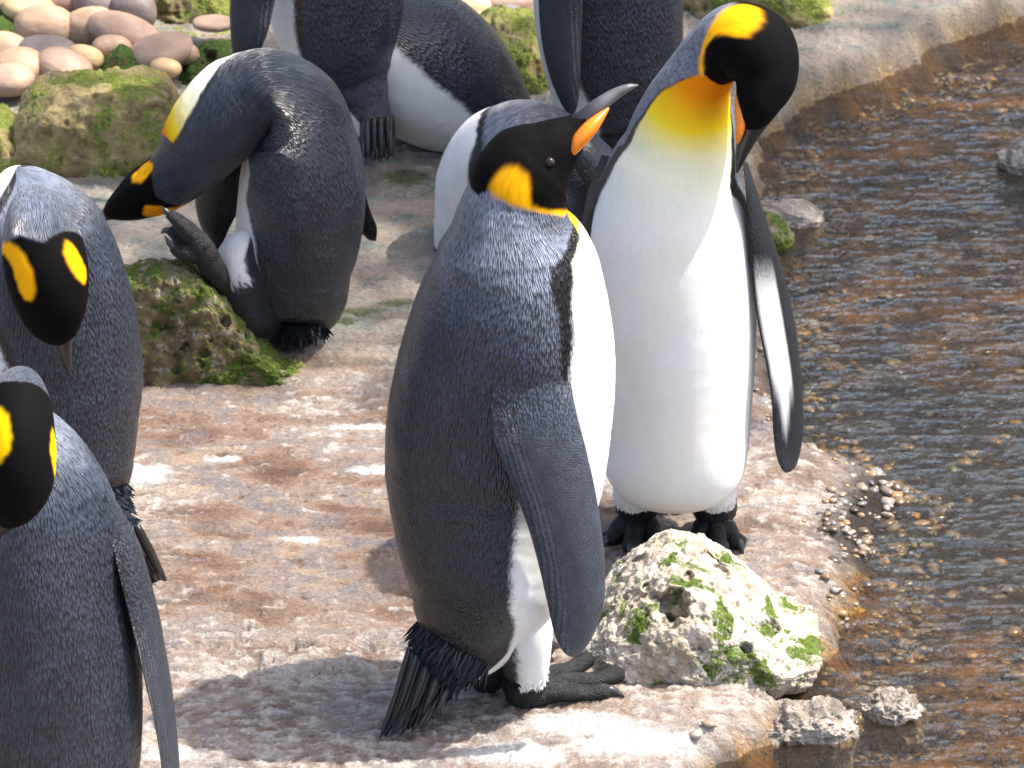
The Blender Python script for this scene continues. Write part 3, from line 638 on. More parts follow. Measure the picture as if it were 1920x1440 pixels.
def cobbles():
    rs = np.random.RandomState(11)
    for i, (px, py, hw, hh, tl, k) in enumerate(COBBLES):
        c = onZ(px, py, .05); sc = pxm(c); a, b = hw / sc * 1.16, hh / sc * 1.3
        P, F = rock_shape((a, a * rs.uniform(.75, .95), b), 2.15, 26, i + 40, .05, 1.1, .0008)
        ct, s_ = math.cos(-tl), math.sin(-tl); P = np.stack([P[:, 0] * ct - P[:, 2] * s_, P[:, 1], P[:, 0] * s_ + P[:, 2] * ct], 1)
        o = link_mesh('cobble', P, [F], COB[k]); o.location = c
        tag(o, COBBLE_LABELS[i], 'cobble', 'rounded cobbles heaped on the far bank')
cobbles()

# ------------------------------------------------------------------ trees round the pool, outside the frame: they shade the far bank and show in the water
def tree(x, y, h, crown, label, seed, leaves=5000, leaf=.07):
    rs = np.random.RandomState(seed); e = empty('tree', (x, y, 0)); tag(e, label, 'tree', 'trees around the enclosure')
    cx, cy, cz, rx, ry, rz = crown; top = np.array([cx, cy, cz]) - (x, y, 0); tubes = []
    tubes.append(tube([(0, 0, -.1), tuple(top * .25 + (.05, 0, h * .08)), tuple(top * .6), tuple(top)], [.14, .11, .08, .03], [.14, .11, .08, .03], 24, 12, up=(0, 1, 0)))
    tips = []
    for k in range(9):
        d = unit(rs.normal(size=3)) * (rx, ry, rz) * .75; a = top * rs.uniform(.5, .9); b_ = top + d
        tubes.append(tube([tuple(a), tuple(a * .5 + b_ * .5 + (0, 0, .12)), tuple(b_)], [.05, .03, .008], [.05, .03, .008], 14, 8, up=(0, 1, .1))); tips.append(b_)
    join_tubes('trunk', tubes, MAT_BARK, e)
    cl = top + unit(rs.normal(size=(60, 3))) * (rs.uniform(0, 1, (60, 1)) ** .4) * (rx, ry, rz)
    p = cl[rs.randint(0, 60, leaves)] + rs.normal(size=(leaves, 3)) * .19 * (rx + ry + rz) / 3
    u = unit(rs.normal(size=(leaves, 3))); v = unit(np.cross(u, rs.normal(size=(leaves, 3)))); s_ = leaf * rs.uniform(.6, 1.3, (leaves, 1))
    V = np.stack([p - u * s_, p + v * s_ * .45, p + u * s_, p - v * s_ * .45], 1).reshape(-1, 3)
    link_mesh('crown', V, [np.arange(leaves * 4).reshape(-1, 4)], MAT_LEAF, e, smooth=False)
MAT_BARK = simple_mat('bark', (.09, .065, .045), .85, .8, 30, .4); MAT_LEAF = simple_mat('green_leaf', (.05, .085, .022), .5, 0, 3, .4)
tree(3.4, 3.2, 4, (2.75, 2.35, 4.3, 1.35, .95, .8), 'broad leaved tree beside the stream shading the far bank', 3, 1000, .085)
for tx, ty, s_ in ((-3.6, 6.6, 1), (-1.3, 7.6, 2), (3.3, 8.2, 3), (5.6, 6.4, 4)):
    tree(tx, ty, 4, (tx + .1, ty, 2.5 + .3 * (s_ % 2), 1.5, 1.2, 1.7), 'dense evergreen tree %s' % ('far behind the cobble heap', 'behind the standing penguins', 'beyond the far bank of the stream', 'beside the broad leaved tree')[s_ - 1], 20 + s_, 5000, .11)
def poly(t, a, pts):
    """inside test for markings drawn in body coordinates (station, degrees from the belly line)"""
    pts = np.asarray(pts, float); x, y = t.ravel(), a.ravel(); ins = np.zeros(len(x), bool); k = len(pts)
    for i in range(k):
        (x1, y1), (x2, y2) = pts[i], pts[(i + 1) % k]
        c = ((y1 > y) != (y2 > y)); xi = (x2 - x1) * (y - y1) / (y2 - y1 + 1e-9) + x1; ins ^= c & (x < xi)
    return ins.reshape(t.shape).astype(float)
def soften(k, n=1):
    for _ in range(n):
        k = (2 * k + np.roll(k, 1, 1) + np.roll(k, -1, 1)) / 4; k[1:-1] = (2 * k[1:-1] + k[:-2] + k[2:]) / 4
    return k
def plumage(L, belly, band, back, head_t=None, breast=None, ear=None, seed=0, shift=1.2):
    """belly, band: tables (t, degrees); back: table (t, colour); head_t: (degrees, t) limit of the black hood; breast: (t of orange, yellow, cream, white)"""
    t = L.t; aj = np.abs(np.degrees(L.al)) + jit(L.fc + seed, 60, 2.2) + jit(L.fc + seed, 250, 1.6)
    tj = t + jit(L.fc + 3, 80, .05)
    bt = np.array([b[0] for b in back]); bc = np.array([b[1] for b in back])
    te = t + shift * (np.cos(L.al) + .25) + jit(L.fc, 12, .35)
    c = np.stack([np.interp(te, bt, bc[:, k]) for k in range(3)], -1)
    fb = np.ones(t.shape)
    b = np.asarray(belly, float); ab = np.interp(t, b[:, 0], b[:, 1])
    if band is not None:
        bb = np.asarray(band, float); wb = np.interp(t, bb[:, 0], bb[:, 1])
        c = over(c, BLACK, (1 - sstep(-1.5, 2.5, aj - ab - wb)) * (wb > .5))
    wcol = np.broadcast_to(WHITE, c.shape)
    if breast is not None:
        k = tj + .25 * np.cos(L.al); stops = np.array([WHITE, CREAM, YEL, ORA])
        x = np.array(breast)
        wcol = np.stack([np.interp(k, x, stops[:, i]) for i in range(3)], -1)
    wcol = wcol * (1 + jit(L.P, 9, .09) + jit(L.P * np.array([3., 3, .6]), 45, .05))[..., None] * lerp(np.array([1., 1, 1]), np.array([1., .97, .89]), np.clip(jit(L.P + 4, 6, 1.4) + .25, 0, 1))
    kb = 1 - sstep(-2.5, 3.0, aj - ab)
    c = over(c, wcol, kb); fb = fb * (1 - .97 * kb)
    if head_t is not None:
        h = np.asarray(head_t, float); th = np.interp(aj, h[:, 0], h[:, 1])
        kh = sstep(-.03, .06, tj - th); c = over(c, BLACK, kh); fb = fb * (1 - kh) + .07 * kh
    if ear is not None:
        ke = soften(poly(t + jit(L.fc, 240, .025), np.abs(np.degrees(L.al)) + jit(L.fc, 200, 2.5), ear), 2)
        pc = PATCH * (1 + .35 * np.clip(jit(L.fc, 40, 1.), -1, 1))[..., None] * np.array([1, 1, 1])
        c = over(c, pc, ke); fb = np.where(ke > .3, .12, fb)
    return c, fb
EMPTIES = []
def finish(e):
    from mathutils import Matrix
    p = Vector(e['foot']); del e['foot']; M = Matrix.Translation(-p)
    for o in e.children_recursive: o.data.transform(M)
    e.location = p
def psi(st, a): return [(*r[:5], a) if len(r) == 5 else r for r in st]

def coverts(e, L, t0, t1, k, length, width, seed=3, col=None):
    """loose feathers lying back over the root of the tail"""
    rs = np.random.RandomState(seed); ii = np.where((L.t > t0) & (L.t < t1) & (np.abs(L.al) > 1.0)); s_ = rs.randint(0, len(ii[0]), k)
    P = L.P[ii][s_] + L.rad[ii][s_] * .001; T = -unit(np.gradient(L.Pc, axis=0))[ii[0][s_]]
    g = rs.uniform(.4, 2.2, (k, 1)) * (DGREY if col is None else col)
    fringe(e, P, T + L.rad[ii][s_] * .05, length, width, g, 'tail_coverts', seed)
def hem(e, lg, t, k, length, width, colf, seed=5):
    """loose feather ends where the leg feathering stops"""
    rs = np.random.RandomState(seed); i = np.argmin(np.abs(lg.t[:, 0] - t)); j = rs.randint(0, lg.m, k); ii = np.clip(i + rs.randint(-3, 4, k), 0, lg.n - 1)
    P = lg.P[ii, j] - lg.rad[ii, j] * .001; fringe(e, P, np.array([0, 0, -1.]) + lg.rad[ii, j] * .15, length, width, colf(lg.al[ii, j]), 'leg_feathers', seed)
# ---------- the penguin in the middle, in profile with its bill raised
def penguin_middle():
    e, Y = thing('king penguin in profile with bill raised skyward beside the white pitted rock', 960, 1306); Y = .03
    st = psi([(792,1318,-.085,14,.012),(815,1280,-.08,38,.03),(845,1235,-.065,68,.06),(872,1185,-.05,102,.09),(898,1110,-.03,140,.118),(915,1010,-.015,178,.135),(926,900,0,204,.145),(935,800,0,211,.148),
          (949,700,0,206,.147),(960,600,0,190,.14),(966,520,0,166,.125),(965,460,0,143,.11),(963,410,0,111,.085),(968,370,0,95,.068),(978,335,0,90,.06),(1003,305,.01,84,.055),
          (1040,274,.02,57,.045),(1070,250,.03,38,.033),(1096,229,.035,20,.02),(1106,221,.04,8,.01)], -22)
    L = Loft(st, Y, 400, 240)
    L.bulge(1010, 640, -.10, .05, .012); L.bulge(985, 560, -.10, .04, .006); L.bulge(950, 1120, -.08, .06, .02)
    S1 = lambda q: [(a + 1, v) for a, v in q]
    L.ruffle()
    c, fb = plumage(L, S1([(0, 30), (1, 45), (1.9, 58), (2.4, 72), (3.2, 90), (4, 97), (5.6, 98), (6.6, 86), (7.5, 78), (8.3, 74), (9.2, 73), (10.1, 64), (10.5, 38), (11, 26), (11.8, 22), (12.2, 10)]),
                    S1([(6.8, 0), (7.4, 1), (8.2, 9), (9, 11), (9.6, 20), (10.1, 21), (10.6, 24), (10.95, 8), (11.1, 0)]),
                    S1([(-1, DGREY * .5), (1, DGREY * .8), (2, DGREY), (5, GREY * .8), (6.8, GREY), (7.8, GREY * 1.5), (9.4, SILVER * .42), (10.8, SILVER * .7), (11.6, SILVER * .9), (12.2, SILVER * .6), (13, SILVER * .5)]),  # silvery nape colour carried lower to paint in the upper back's sheen
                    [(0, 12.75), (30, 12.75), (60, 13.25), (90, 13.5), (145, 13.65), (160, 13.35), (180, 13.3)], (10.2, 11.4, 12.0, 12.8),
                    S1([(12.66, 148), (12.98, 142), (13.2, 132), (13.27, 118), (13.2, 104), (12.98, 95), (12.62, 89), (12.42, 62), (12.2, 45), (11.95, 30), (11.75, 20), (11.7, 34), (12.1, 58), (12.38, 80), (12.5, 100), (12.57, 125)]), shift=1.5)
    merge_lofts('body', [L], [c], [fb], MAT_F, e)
    # leg feathers
    lg = Loft(psi([(984,1276,-.05,34,.03),(985,1258,-.05,43,.037),(984,1215,-.055,50,.05),(978,1160,-.06,60,.06),(972,1090,-.05,60,.06),(970,1030,-.03,30,.03)], 20), Y, 60, 60)
    aa = np.degrees(lg.al); cc = over(np.broadcast_to(WHITE, (*aa.shape, 3)).copy(), DGREY, sstep(78, 100, aa + jit(lg.fc, 120, 14)) )
    merge_lofts('leg', [lg], [cc], [np.where(cc.min(-1) > .3, .08, .9)], MAT_F, e)
    flipper(e, [(1008,545,1030,550,-.095,-.09),(975,605,1058,612,-.112,-.098),(938,680,1068,690,-.127,-.110),(921,745,1076,752,-.142,-.128),(928,830,1098,840,-.158,-.137),(960,910,1115,915,-.163,-.138),(989,985,1127,990,-.165,-.138),(1010,1060,1134,1065,-.162,-.138),(1026,1130,1132,1130,-.158,-.138),(1040,1190,1112,1190,-.152,-.14),(1056,1222,1092,1219,-.148,-.14),(1070,1232,1078,1231,-.145,-.14)],
            Y, .013, top=GREY * 1.9, trail='left', n=180, m=64, camber=.012, root=GREY * 2.2, ramp=.3, snap=(L, c))
    foot(e, onZ(972, 1318, 0) + (.012, 0, .045), onZ(968, 1322, 0), [onZ(1172, 1308, 0), onZ(1200, 1268, 0), onZ(1130, 1236, 0)], .031)
    foot(e, onZ(912, 1296, 0) + (.012, 0, .045), onZ(905, 1298, 0), [onZ(1040, 1240, 0), onZ(1052, 1214, 0), onZ(985, 1190, 0)], .028)
    bst = psi([(1076,242,.03,24,.02),(1100,221,.035,20,.016),(1125,197,.045,15,.012),(1152,177,.055,11,.009),(1178,164,.06,7,.006),(1196,160,.065,1.5,.0015)], -22)
    b = bill(e, bst, Y, lambda L: over(over(np.broadcast_to(np.array((.018, .018, .021)), (*L.t.shape, 3)).copy(), np.array((.085, .082, .088)), sstep(1.2, 2.6, L.t)), BLACK, 1 - sstep(.4, 1.0, L.t)))
    bill(b, psi([(1066,296,.008,5,.01),(1082,269,.010,14,.017),(1103,244,.018,15,.017),(1123,222,.03,10,.013),(1141,203,.038,2.5,.004)], -22), Y - .010, (.9, .3, .01), name='bill_plate', mat=MAT_PLATE)
    t, al, P, d = L.hit(1030, 305); ball('eye', e, P + FWD * .003, .0075, MAT_EYE)
    tail(e, [(775, 1225), (835, 1290)], [(712 + 6.6 * i, 1386 - 1.8 * i + 5 * math.sin(i * 2.3), -.112 + .012 * math.sin(i)) for i in range(14)], .0055, -.06)
    tail(e, [(768, 1215), (838, 1290)], [(728 + 8 * i, 1352 - 2.0 * i + 10 * math.sin(i * 1.9), -.118) for i in range(12)], .0048, -.085)
    coverts(e, L, 0, 2.6, 1500, .03, .0013, col=np.array((.026, .027, .031)))
    hem(e, lg, 0.75, 300, .009, .0014, lambda al: np.where(al[:, None] > 1.45, DGREY, WHITE))
    finish(e)
penguin_middle()

# ---------- the penguin facing the viewer, preening its own breast
def penguin_front():
    e, Y = thing('king penguin showing its white front with orange collar and head bowed to preen', 1262, 1000); Y = .53
    st = [(1262,928,0,30,.04,90),(1262,912,0,88,.085,90),(1263,884,0,118,.112,90),(1265,835,0,133,.128,90),(1266,760,0,143,.138,90),(1265,660,0,152,.14,90),(1262,560,0,155,.14,90),(1258,460,0,152,.135,90),
          (1258,390,0,145,.125,90),(1263,330,0,128,.11,90),(1275,280,0,110,.095,88),(1284,230,0,97,.082,85),(1294,185,-.005,80,.07,75),(1312,140,-.015,64,.06,55),(1342,100,-.03,62,.055,35),(1382,78,-.05,74,.055,25),
          (1418,98,-.07,78,.055,20),(1434,145,-.09,62,.05,20),(1422,192,-.11,44,.042,20),(1408,230,-.12,28,.03,20),(1400,250,-.125,12,.014,20)]
    L = Loft(st, Y, 380, 220)
    L.bulge(1195, 900, Y - .08, .05, .015); L.bulge(1340, 900, Y - .08, .05, .015)
    L.ruffle(.0009)
    c, fb = plumage(L, [(0, 110), (5, 100), (7, 88), (8.5, 74), (9.2, 64), (10.5, 64), (11.8, 68), (12.5, 72), (13.3, 60), (13.9, 46), (14.1, 20)],
                    [(0, 6), (6, 8), (9, 16), (10.5, 10), (12, 4), (13.4, 2.5), (13.8, 0)],
                    [(0, DGREY), (6, GREY), (10, SILVER * .6), (12.5, SILVER), (14.2, SILVER * .95), (15, SILVER * .7)],
                    [(0, 13.75), (45, 14.0), (60, 14.25), (73, 14.55), (100, 14.95), (125, 15.05), (180, 15.0)], (8.4, 10.5, 11.9, 13.4),
                    [(14.9, 100), (14.97, 118), (15.15, 134), (15.45, 134), (15.68, 112), (15.8, 92), (15.8, 74), (15.45, 68), (14.98, 76), (14.6, 72), (14.3, 60), (14.05, 45), (13.88, 41), (13.9, 50), (14.2, 66), (14.55, 80)])
    merge_lofts('body', [L], [c], [fb], MAT_F, e)
    for x, sx in ((1192, -1), (1340, 1)):
        lg = Loft(psi([(x + 2 * sx,946,-.03,32,.028),(x + 2 * sx,932,-.03,39,.035),(x,904,-.03,43,.045),(x - 3 * sx,880,-.03,46,.05),(x - 8 * sx,820,-.03,30,.03)], 90), Y, 50, 60)
        merge_lofts('leg', [lg], [np.broadcast_to(WHITE, (*lg.t.shape, 3)).copy()], [np.zeros(lg.t.shape) + .1], MAT_F, e)
        hem(e, lg, .75, 300, .006, .0012, lambda al: np.repeat(WHITE[None], len(al), 0))
    foot(e, onZ(1194, 985, 0) + (0, -.012, .055), onZ(1198, 982, 0), [onZ(1126, 1036, 0), onZ(1180, 1052, 0), onZ(1238, 1036, 0)], .033, .022)
    foot(e, onZ(1340, 990, 0) + (0, -.012, .055), onZ(1336, 988, 0), [onZ(1294, 1042, 0), onZ(1354, 1056, 0), onZ(1394, 1040, 0)], .033, .022)
    bst = [(1414,222,-.118,30,.028,20),(1404,250,-.126,21,.019,20),(1393,280,-.131,14,.012,20),(1386,305,-.134,8,.007,20),(1382,324,-.135,2,.002,20)]
    b = bill(e, bst, Y, np.array((.016, .015, .016)))
    bill(b, [(1382,180,-.10,3,.006,20),(1386,200,-.112,8,.011,20),(1389,228,-.128,10,.011,20),(1386,250,-.137,8,.008,20),(1382,268,-.14,3,.003,20)], Y - .008, (.8, .25, .02), name='bill_plate', mat=MAT_PLATE)
    def under(col, u, tr, a, top):
        k = sstep(.0, .15, tr) * (1 - sstep(.60, .72, u + .06 * np.sin(9 * tr))) * sstep(.25, .36, u)
        k = k * (1 - sstep(.88, .97, tr))
        return over(col, WHITE * .8, np.broadcast_to(k, col.shape[:2]))
    flipper(e, [(1392,300,1402,305,-.04,-.02),(1398,350,1414,352,-.06,-.01),(1403,420,1434,425,-.06,.0),(1408,490,1456,493,-.06,.01),(1414,560,1476,560,-.06,.02),(1424,620,1488,620,-.06,.02),(1438,690,1496,690,-.06,.02),(1447,750,1501,752,-.06,.02),(1450,810,1502,812,-.06,.02),(1456,855,1494,855,-.06,.02),(1466,880,1484,878,-.055,.0),(1474,887,1478,886,-.05,-.02)],
            Y, .011, top=DGREY * 1.1, under=WHITE, trail='left', edge=under, fb=.3)
    flipper(e, [(1128,290,1170,300,.02,.0),(1106,350,1142,360,.03,.0),(1094,420,1124,430,.04,.0),(1086,500,1116,505,.05,.0),(1080,600,1112,600,.06,.0),(1080,700,1108,700,.06,.0),(1086,780,1106,780,.06,.0),(1094,820,1100,820,.06,.05)], Y, .012, top=DGREY, trail='left', fb=.5)
    tail(e, [(1240, 940), (1280, 940)], [(1228 + 10 * i, 985, Y + .16) for i in range(6)], .008, Y + .10)
    finish(e)
penguin_front()

# ---------- bent over, scratching its chin with a raised foot
def penguin_scratching():
    e, Y = thing('king penguin doubled over scratching its chin with a raised foot behind the mossy rock', 540, 632); Y = 1.25
    st = [(564,648,-.02,14,.02,180),(566,616,-.01,54,.06,180),(566,566,0,86,.10,180),(552,495,0,112,.125,182),(560,430,0,119,.135,185),(567,350,0,119,.135,190),(563,280,0,110,.125,200),(540,212,0,104,.11,220),
          (497,176,-.01,86,.095,250),(445,196,-.02,90,.09,285),(404,236,-.03,86,.085,302),(370,280,-.03,76,.075,303),(340,317,-.03,62,.064,295),(307,344,-.03,54,.055,285),(272,362,-.03,48,.05,277),(243,378,-.03,38,.042,275),(213,394,-.03,22,.026,275),(200,402,-.03,10,.012,275)]
    L = Loft(st, Y, 320, 190)
    L.ruffle()
    c, fb = plumage(L, [(0, 20), (2, 40), (3.4, 62), (4.2, 55), (5, 38), (6, 45), (7.5, 62), (8.4, 105), (9, 112), (10.8, 113), (11.3, 60), (12, 20)],
                    [(6, 0), (8.5, 6), (9.5, 6), (11, 3), (11.4, 0)],
                    [(0, DGREY * .8), (3, GREY * .75), (6, GREY * .85), (8, GREY * .9), (10, GREY * 1.0), (12, GREY * .85)],
                    [(0, 12.2), (100, 12.6), (126, 12.7), (160, 13.05), (180, 13.2)], (8.9, 9.8, 10.4, 11.0),
                    [(12.5, 112), (12.62, 124), (13.0, 132), (13.6, 148), (13.95, 138), (13.9, 118), (13.4, 100), (12.8, 96)])
    sgn = L.al < 0
    ke = soften(poly(L.t, np.degrees(L.al), [(13.35, -150), (13.95, -162), (14.4, -140), (14.35, -112), (13.9, -100), (13.3, -100), (12.9, -108), (12.95, -118), (13.3, -122)]))
    ear_extra = ke; c = over(c, PATCH * np.array([.9, .7, 1]), ke)
    # thigh of the raised leg
    lg = Loft(psi([(515,620,-.03,18,.03),(485,585,-.06,46,.05),(462,540,-.075,54,.055),(448,495,-.08,46,.052),(452,462,-.075,34,.04),(464,440,-.06,14,.02)], 180), Y, 70, 70)
    lc = over(np.broadcast_to(WHITE * .9, (*lg.t.shape, 3)).copy(), GREY * .8, 1 - sstep(2.5, 2.9, lg.t + jit(lg.fc, 60, .7)))
    lc = over(lc, GREY * .8, sstep(100, 118, np.abs(np.degrees(lg.al)) + jit(lg.fc, 90, 10)))
    merge_lofts('body', [L, lg], [c, lc], [fb, np.where(lc.min(-1) > .3, .15, 1.)], MAT_F, e)
    A = lambda x, y, d: onY(x, y, Y + d)
    parts = [tube([A(424,540,-.11), A(402,508,-.13), A(382,472,-.14), A(368,445,-.14)], [.017, .020, .021, .017], [.017, .020, .019, .016], up=(0, 1, 0))]
    parts.append(tube([A(385,465,-.145), A(360,440,-.14), A(335,415,-.135), A(316,400,-.13)], [.016, .016, .012, .008], [.014, .014, .012, .008], up=(0, 1, 0)))
    parts.append(tube([A(378,470,-.13), A(350,455,-.12), A(330,438,-.115), A(318,432,-.11)], [.016, .016, .012, .008], [.014, .014, .012, .008], up=(0, 1, 0)))
    parts.append(tube([A(380,480,-.14), A(352,474,-.145), A(334,470,-.145), A(324,462,-.145)], [.016, .015, .011, .008], [.014, .014, .011, .008], up=(0, 1, 0)))
    f = join_tubes('foot', parts, MAT_FOOT, e)
    for p, q, r in ((A(322,405,-.13), A(310,395,-.13), A(303,388,-.128)), (A(322,435,-.11), A(310,432,-.11), A(302,438,-.11)), (A(328,465,-.145), A(318,456,-.145), A(309,442,-.145))):
        V, a4, a3 = tube([p, q, r], [.006, .005, .001], [.006, .005, .001], 10, 10, up=(0, 1, 0)); link_mesh('claw', V, [a4, a3], MAT_CLAW, f)
    foot(e, onZ(520, 625, 0) + (0, 0, .04), onZ(520, 622, 0), [onZ(440, 640, 0), onZ(430, 660, 0), onZ(470, 668, 0)], .028)
    bill(e, [(216,393,-.03,20,.02,275),(200,402,-.03,13,.013,275),(184,411,-.03,8,.008,275),(170,420,-.03,2,.002,275)], Y, np.array((.02, .018, .016)))
    flipper(e, [(440,270,500,300,.04,.02),(405,305,478,325,.06,.02),(378,340,464,360,.08,.03),(368,372,450,392,.09,.04),(374,410,434,420,.09,.05),(390,445,420,450,.09,.06),(402,472,410,472,.08,.07)], Y, .012, top=DGREY * .7, trail='right', fb=.4)
    flipper(e, [(640,330,672,320,.11,.08),(652,370,684,360,.11,.08),(668,400,694,395,.11,.08),(678,430,706,425,.11,.08),(690,446,706,444,.1,.08),(702,452,706,451,.09,.085)], Y, .009, top=DGREY * .7, trail='right', fb=.4)
    rs = np.random.RandomState(2); k = 150
    ang = rs.uniform(-1, 1, k); rp = np.array([onY(560 + 46 * a, 612 + 14 * rs.rand() - 10 * abs(a), Y - .075 * math.cos(a * 1.2) - .02) for a in ang])
    fringe(e, rp, np.stack([ang * .5, -.25 + 0 * ang, -1 + 0 * ang], 1), .026, .0032, DGREY * .8, 'rump_feathers')
    tail(e, [(535, 600), (590, 600)], [(530 + 11 * i, 640 + 3 * math.sin(i), Y - .09) for i in range(7)], .007, Y - .06)
    finish(e)
penguin_scratching()

# ---------- back turned, head laid over its back (left edge)
def penguin_preening_back():
    e, Y = thing('king penguin with its back turned and black head laid over its shoulders, preening', 150, 1085); Y = .42
    st = [(248,1062,-.07,12,.02,210),(218,1020,-.05,48,.06,210),(160,965,-.02,98,.11,210),(128,890,0,128,.13,210),(105,800,0,157,.14,210),(94,705,0,174,.145,210),(86,605,0,170,.145,210),(76,520,0,159,.14,210),
          (62,440,0,138,.125,210),(48,388,0,106,.10,210),(38,352,0,70,.07,210),(32,330,0,36,.04,210),(30,318,0,10,.015,210)]
    L = Loft(st, Y, 260, 190)
    ab = np.degrees(L.al)
    L.ruffle()
    c, fb = plumage(L, [(0, 40), (2, 60), (5, 80), (5.9, 92), (6.4, 86), (8, 60), (9.5, 62), (11, 80), (11.4, 86), (12, 90)], [(0, 4), (8, 8), (9.5, 16), (11, 24), (11.6, 26), (12, 20)],
                    [(0, DGREY), (3, GREY * .85), (6, GREY), (7.5, GREY * 1.15), (8.8, SILVER * .5), (9.8, SILVER * .95), (12, SILVER)], seed=4, shift=.5)
    H = Loft(psi([(66,388,-.09,26,.03),(70,410,-.12,54,.06),(78,450,-.17,74,.07),(86,500,-.205,79,.066),(94,550,-.22,73,.06),(103,595,-.222,58,.05),(112,625,-.222,36,.034),(117,640,-.222,14,.016)], -90), Y, 120, 130)
    hc, hf = plumage(H, [(0, 0), (8, 0)], None, [(0, SILVER), (1.5, SILVER * .5), (2.3, SILVER * .28), (3, GREY * .8)], [(0, 2.2), (90, 2.3), (150, 2.5), (180, 2.75)], None, None)
    a = np.degrees(H.al)
    k1 = soften(poly(H.t, a, [(2.72, -146), (2.82, -134), (3.3, -112), (3.62, -110), (3.8, -120), (3.6, -132), (3.26, -147), (3.0, -152)]), 1)
    k2 = soften(poly(H.t, a, [(2.0, 75), (2.1, 99), (2.6, 138), (2.9, 152), (3.3, 162), (3.6, 162), (3.95, 150), (3.9, 140), (3.6, 132), (3.1, 131), (2.6, 112), (2.4, 92), (2.3, 75)]), 1)
    hc = over(hc, PATCH, np.maximum(k1, k2))
    merge_lofts('body', [L, H], [c, hc], [fb, hf], MAT_F, e)
    bill(e, psi([(113,622,-.225,26,.024),(119,648,-.222,16,.016),(125,675,-.215,10,.01),(130,702,-.2,3,.003)], -105), Y, np.array((.014, .013, .014)))
    tail(e, [(208, 1010), (258, 990)], [(262 + 7.5 * i, 1109 - 1.0 * i, .36 + .004 * i) for i in range(8)], .0075, Y - .07)
    tail(e, [(205, 1000), (256, 985)], [(262 + 8 * i, 1085 - 1.0 * i, .35 + .004 * i) for i in range(6)], .0065, Y - .08)
    coverts(e, L, 0, 2.0, 500, .014, .002, col=GREY * .9)
    foot(e, onZ(120, 1070, 0) + (0, 0, .045), onZ(120, 1068, 0), [onZ(30, 1050, 0), onZ(20, 1075, 0), onZ(50, 1098, 0)], .03)
    finish(e)
penguin_preening_back()

# ---------- bottom left corner, seen from behind with head turned
def penguin_corner():
    e, Y = thing('king penguin seen from behind in the corner with head turned and flipper hanging', 60, 1755); Y = -.62
    st = psi([(70,1775,-.04,20,.03),(68,1735,-.03,90,.08),(64,1660,-.01,150,.12),(60,1560,0,186,.14),(58,1450,0,202,.15),(60,1340,0,207,.155),(60,1240,0,206,.155),(56,1140,0,198,.15),(50,1050,0,184,.145),(44,975,0,168,.135),
          (38,910,0,150,.125),(30,855,0,124,.105),(22,812,0,94,.085),(16,782,0,64,.06),(12,764,0,30,.03)], 205)
    L = Loft(st, Y, 280, 210)
    L.bulge(195, 960, Y - .02, .05, .012)
    L.ruffle()
    c, fb = plumage(L, [(0, 40), (6, 60), (9, 70), (12, 60), (14, 60)], [(0, 4), (14, 8)], [(0, DGREY), (3, GREY * .8), (7, GREY * .9), (9, GREY * 1.1), (10.3, GREY * 1.6), (11.5, SILVER * .8), (13, SILVER), (14, SILVER)], seed=9, shift=.5)
    H = Loft(psi([(40,728,-.05,16,.02),(36,742,-.07,46,.045),(32,775,-.11,66,.06),(30,820,-.15,74,.064),(30,865,-.17,75,.062),(28,910,-.18,70,.056),(20,950,-.185,50,.045),(8,982,-.185,14,.015)], -90), Y, 120, 130)
    hc, hf = plumage(H, [(0, 0), (8, 0)], None, [(0, SILVER * .6), (1.2, SILVER * .45), (2, GREY * .6), (3, DGREY * .4)], [(0, 1.6), (90, 1.8), (180, 2.2)], None, None)
    a = np.degrees(H.al)
    k1 = soften(poly(H.t, a, [(3.0, -112), (3.3, -120), (3.8, -121), (4.3, -108), (4.6, -96), (4.3, -88), (3.4, -92)]), 1)
    k2 = soften(poly(H.t, a, [(2.7, 130), (2.9, 155), (3.1, 169), (3.45, 174), (3.8, 170), (4.07, 158), (4.3, 140), (3.9, 118), (3.2, 118)]), 1)
    hc = over(hc, PATCH * np.array([1, 1.25, 1]), np.maximum(k1, k2))
    merge_lofts('body', [L, H], [c, hc], [fb, hf], MAT_F, e)
    bill(e, psi([(14,968,-.185,26,.024),(-8,995,-.175,15,.015),(-28,1015,-.165,8,.008),(-45,1030,-.155,2,.002)], -85), Y, np.array((.014, .013, .014)))
    flipper(e, [(182,925,206,922,-.015,.01),(196,962,224,956,-.035,.02),(211,1020,246,1008,-.055,.03),(226,1085,266,1070,-.07,.04),(243,1155,286,1140,-.07,.04),(260,1225,299,1205,-.07,.04),(278,1300,312,1280,-.06,.04),(293,1370,322,1355,-.05,.04),(303,1440,330,1430,-.04,.03),(310,1510,332,1500,-.03,.03),(318,1560,328,1555,-.02,.01)], Y, .013, top=GREY * 1.2, trail='left', fb=1., camber=.004)
    foot(e, onZ(120, 1765, 0) + (0, 0, .045), onZ(120, 1765, 0), [onZ(60, 1710, 0), onZ(110, 1690, 0), onZ(150, 1700, 0)], .03)
    tail(e, [(40, 1700), (95, 1700)], [(40 + 9 * i, 1830, -.74) for i in range(7)], .008, Y - .09)
    finish(e)
penguin_corner()

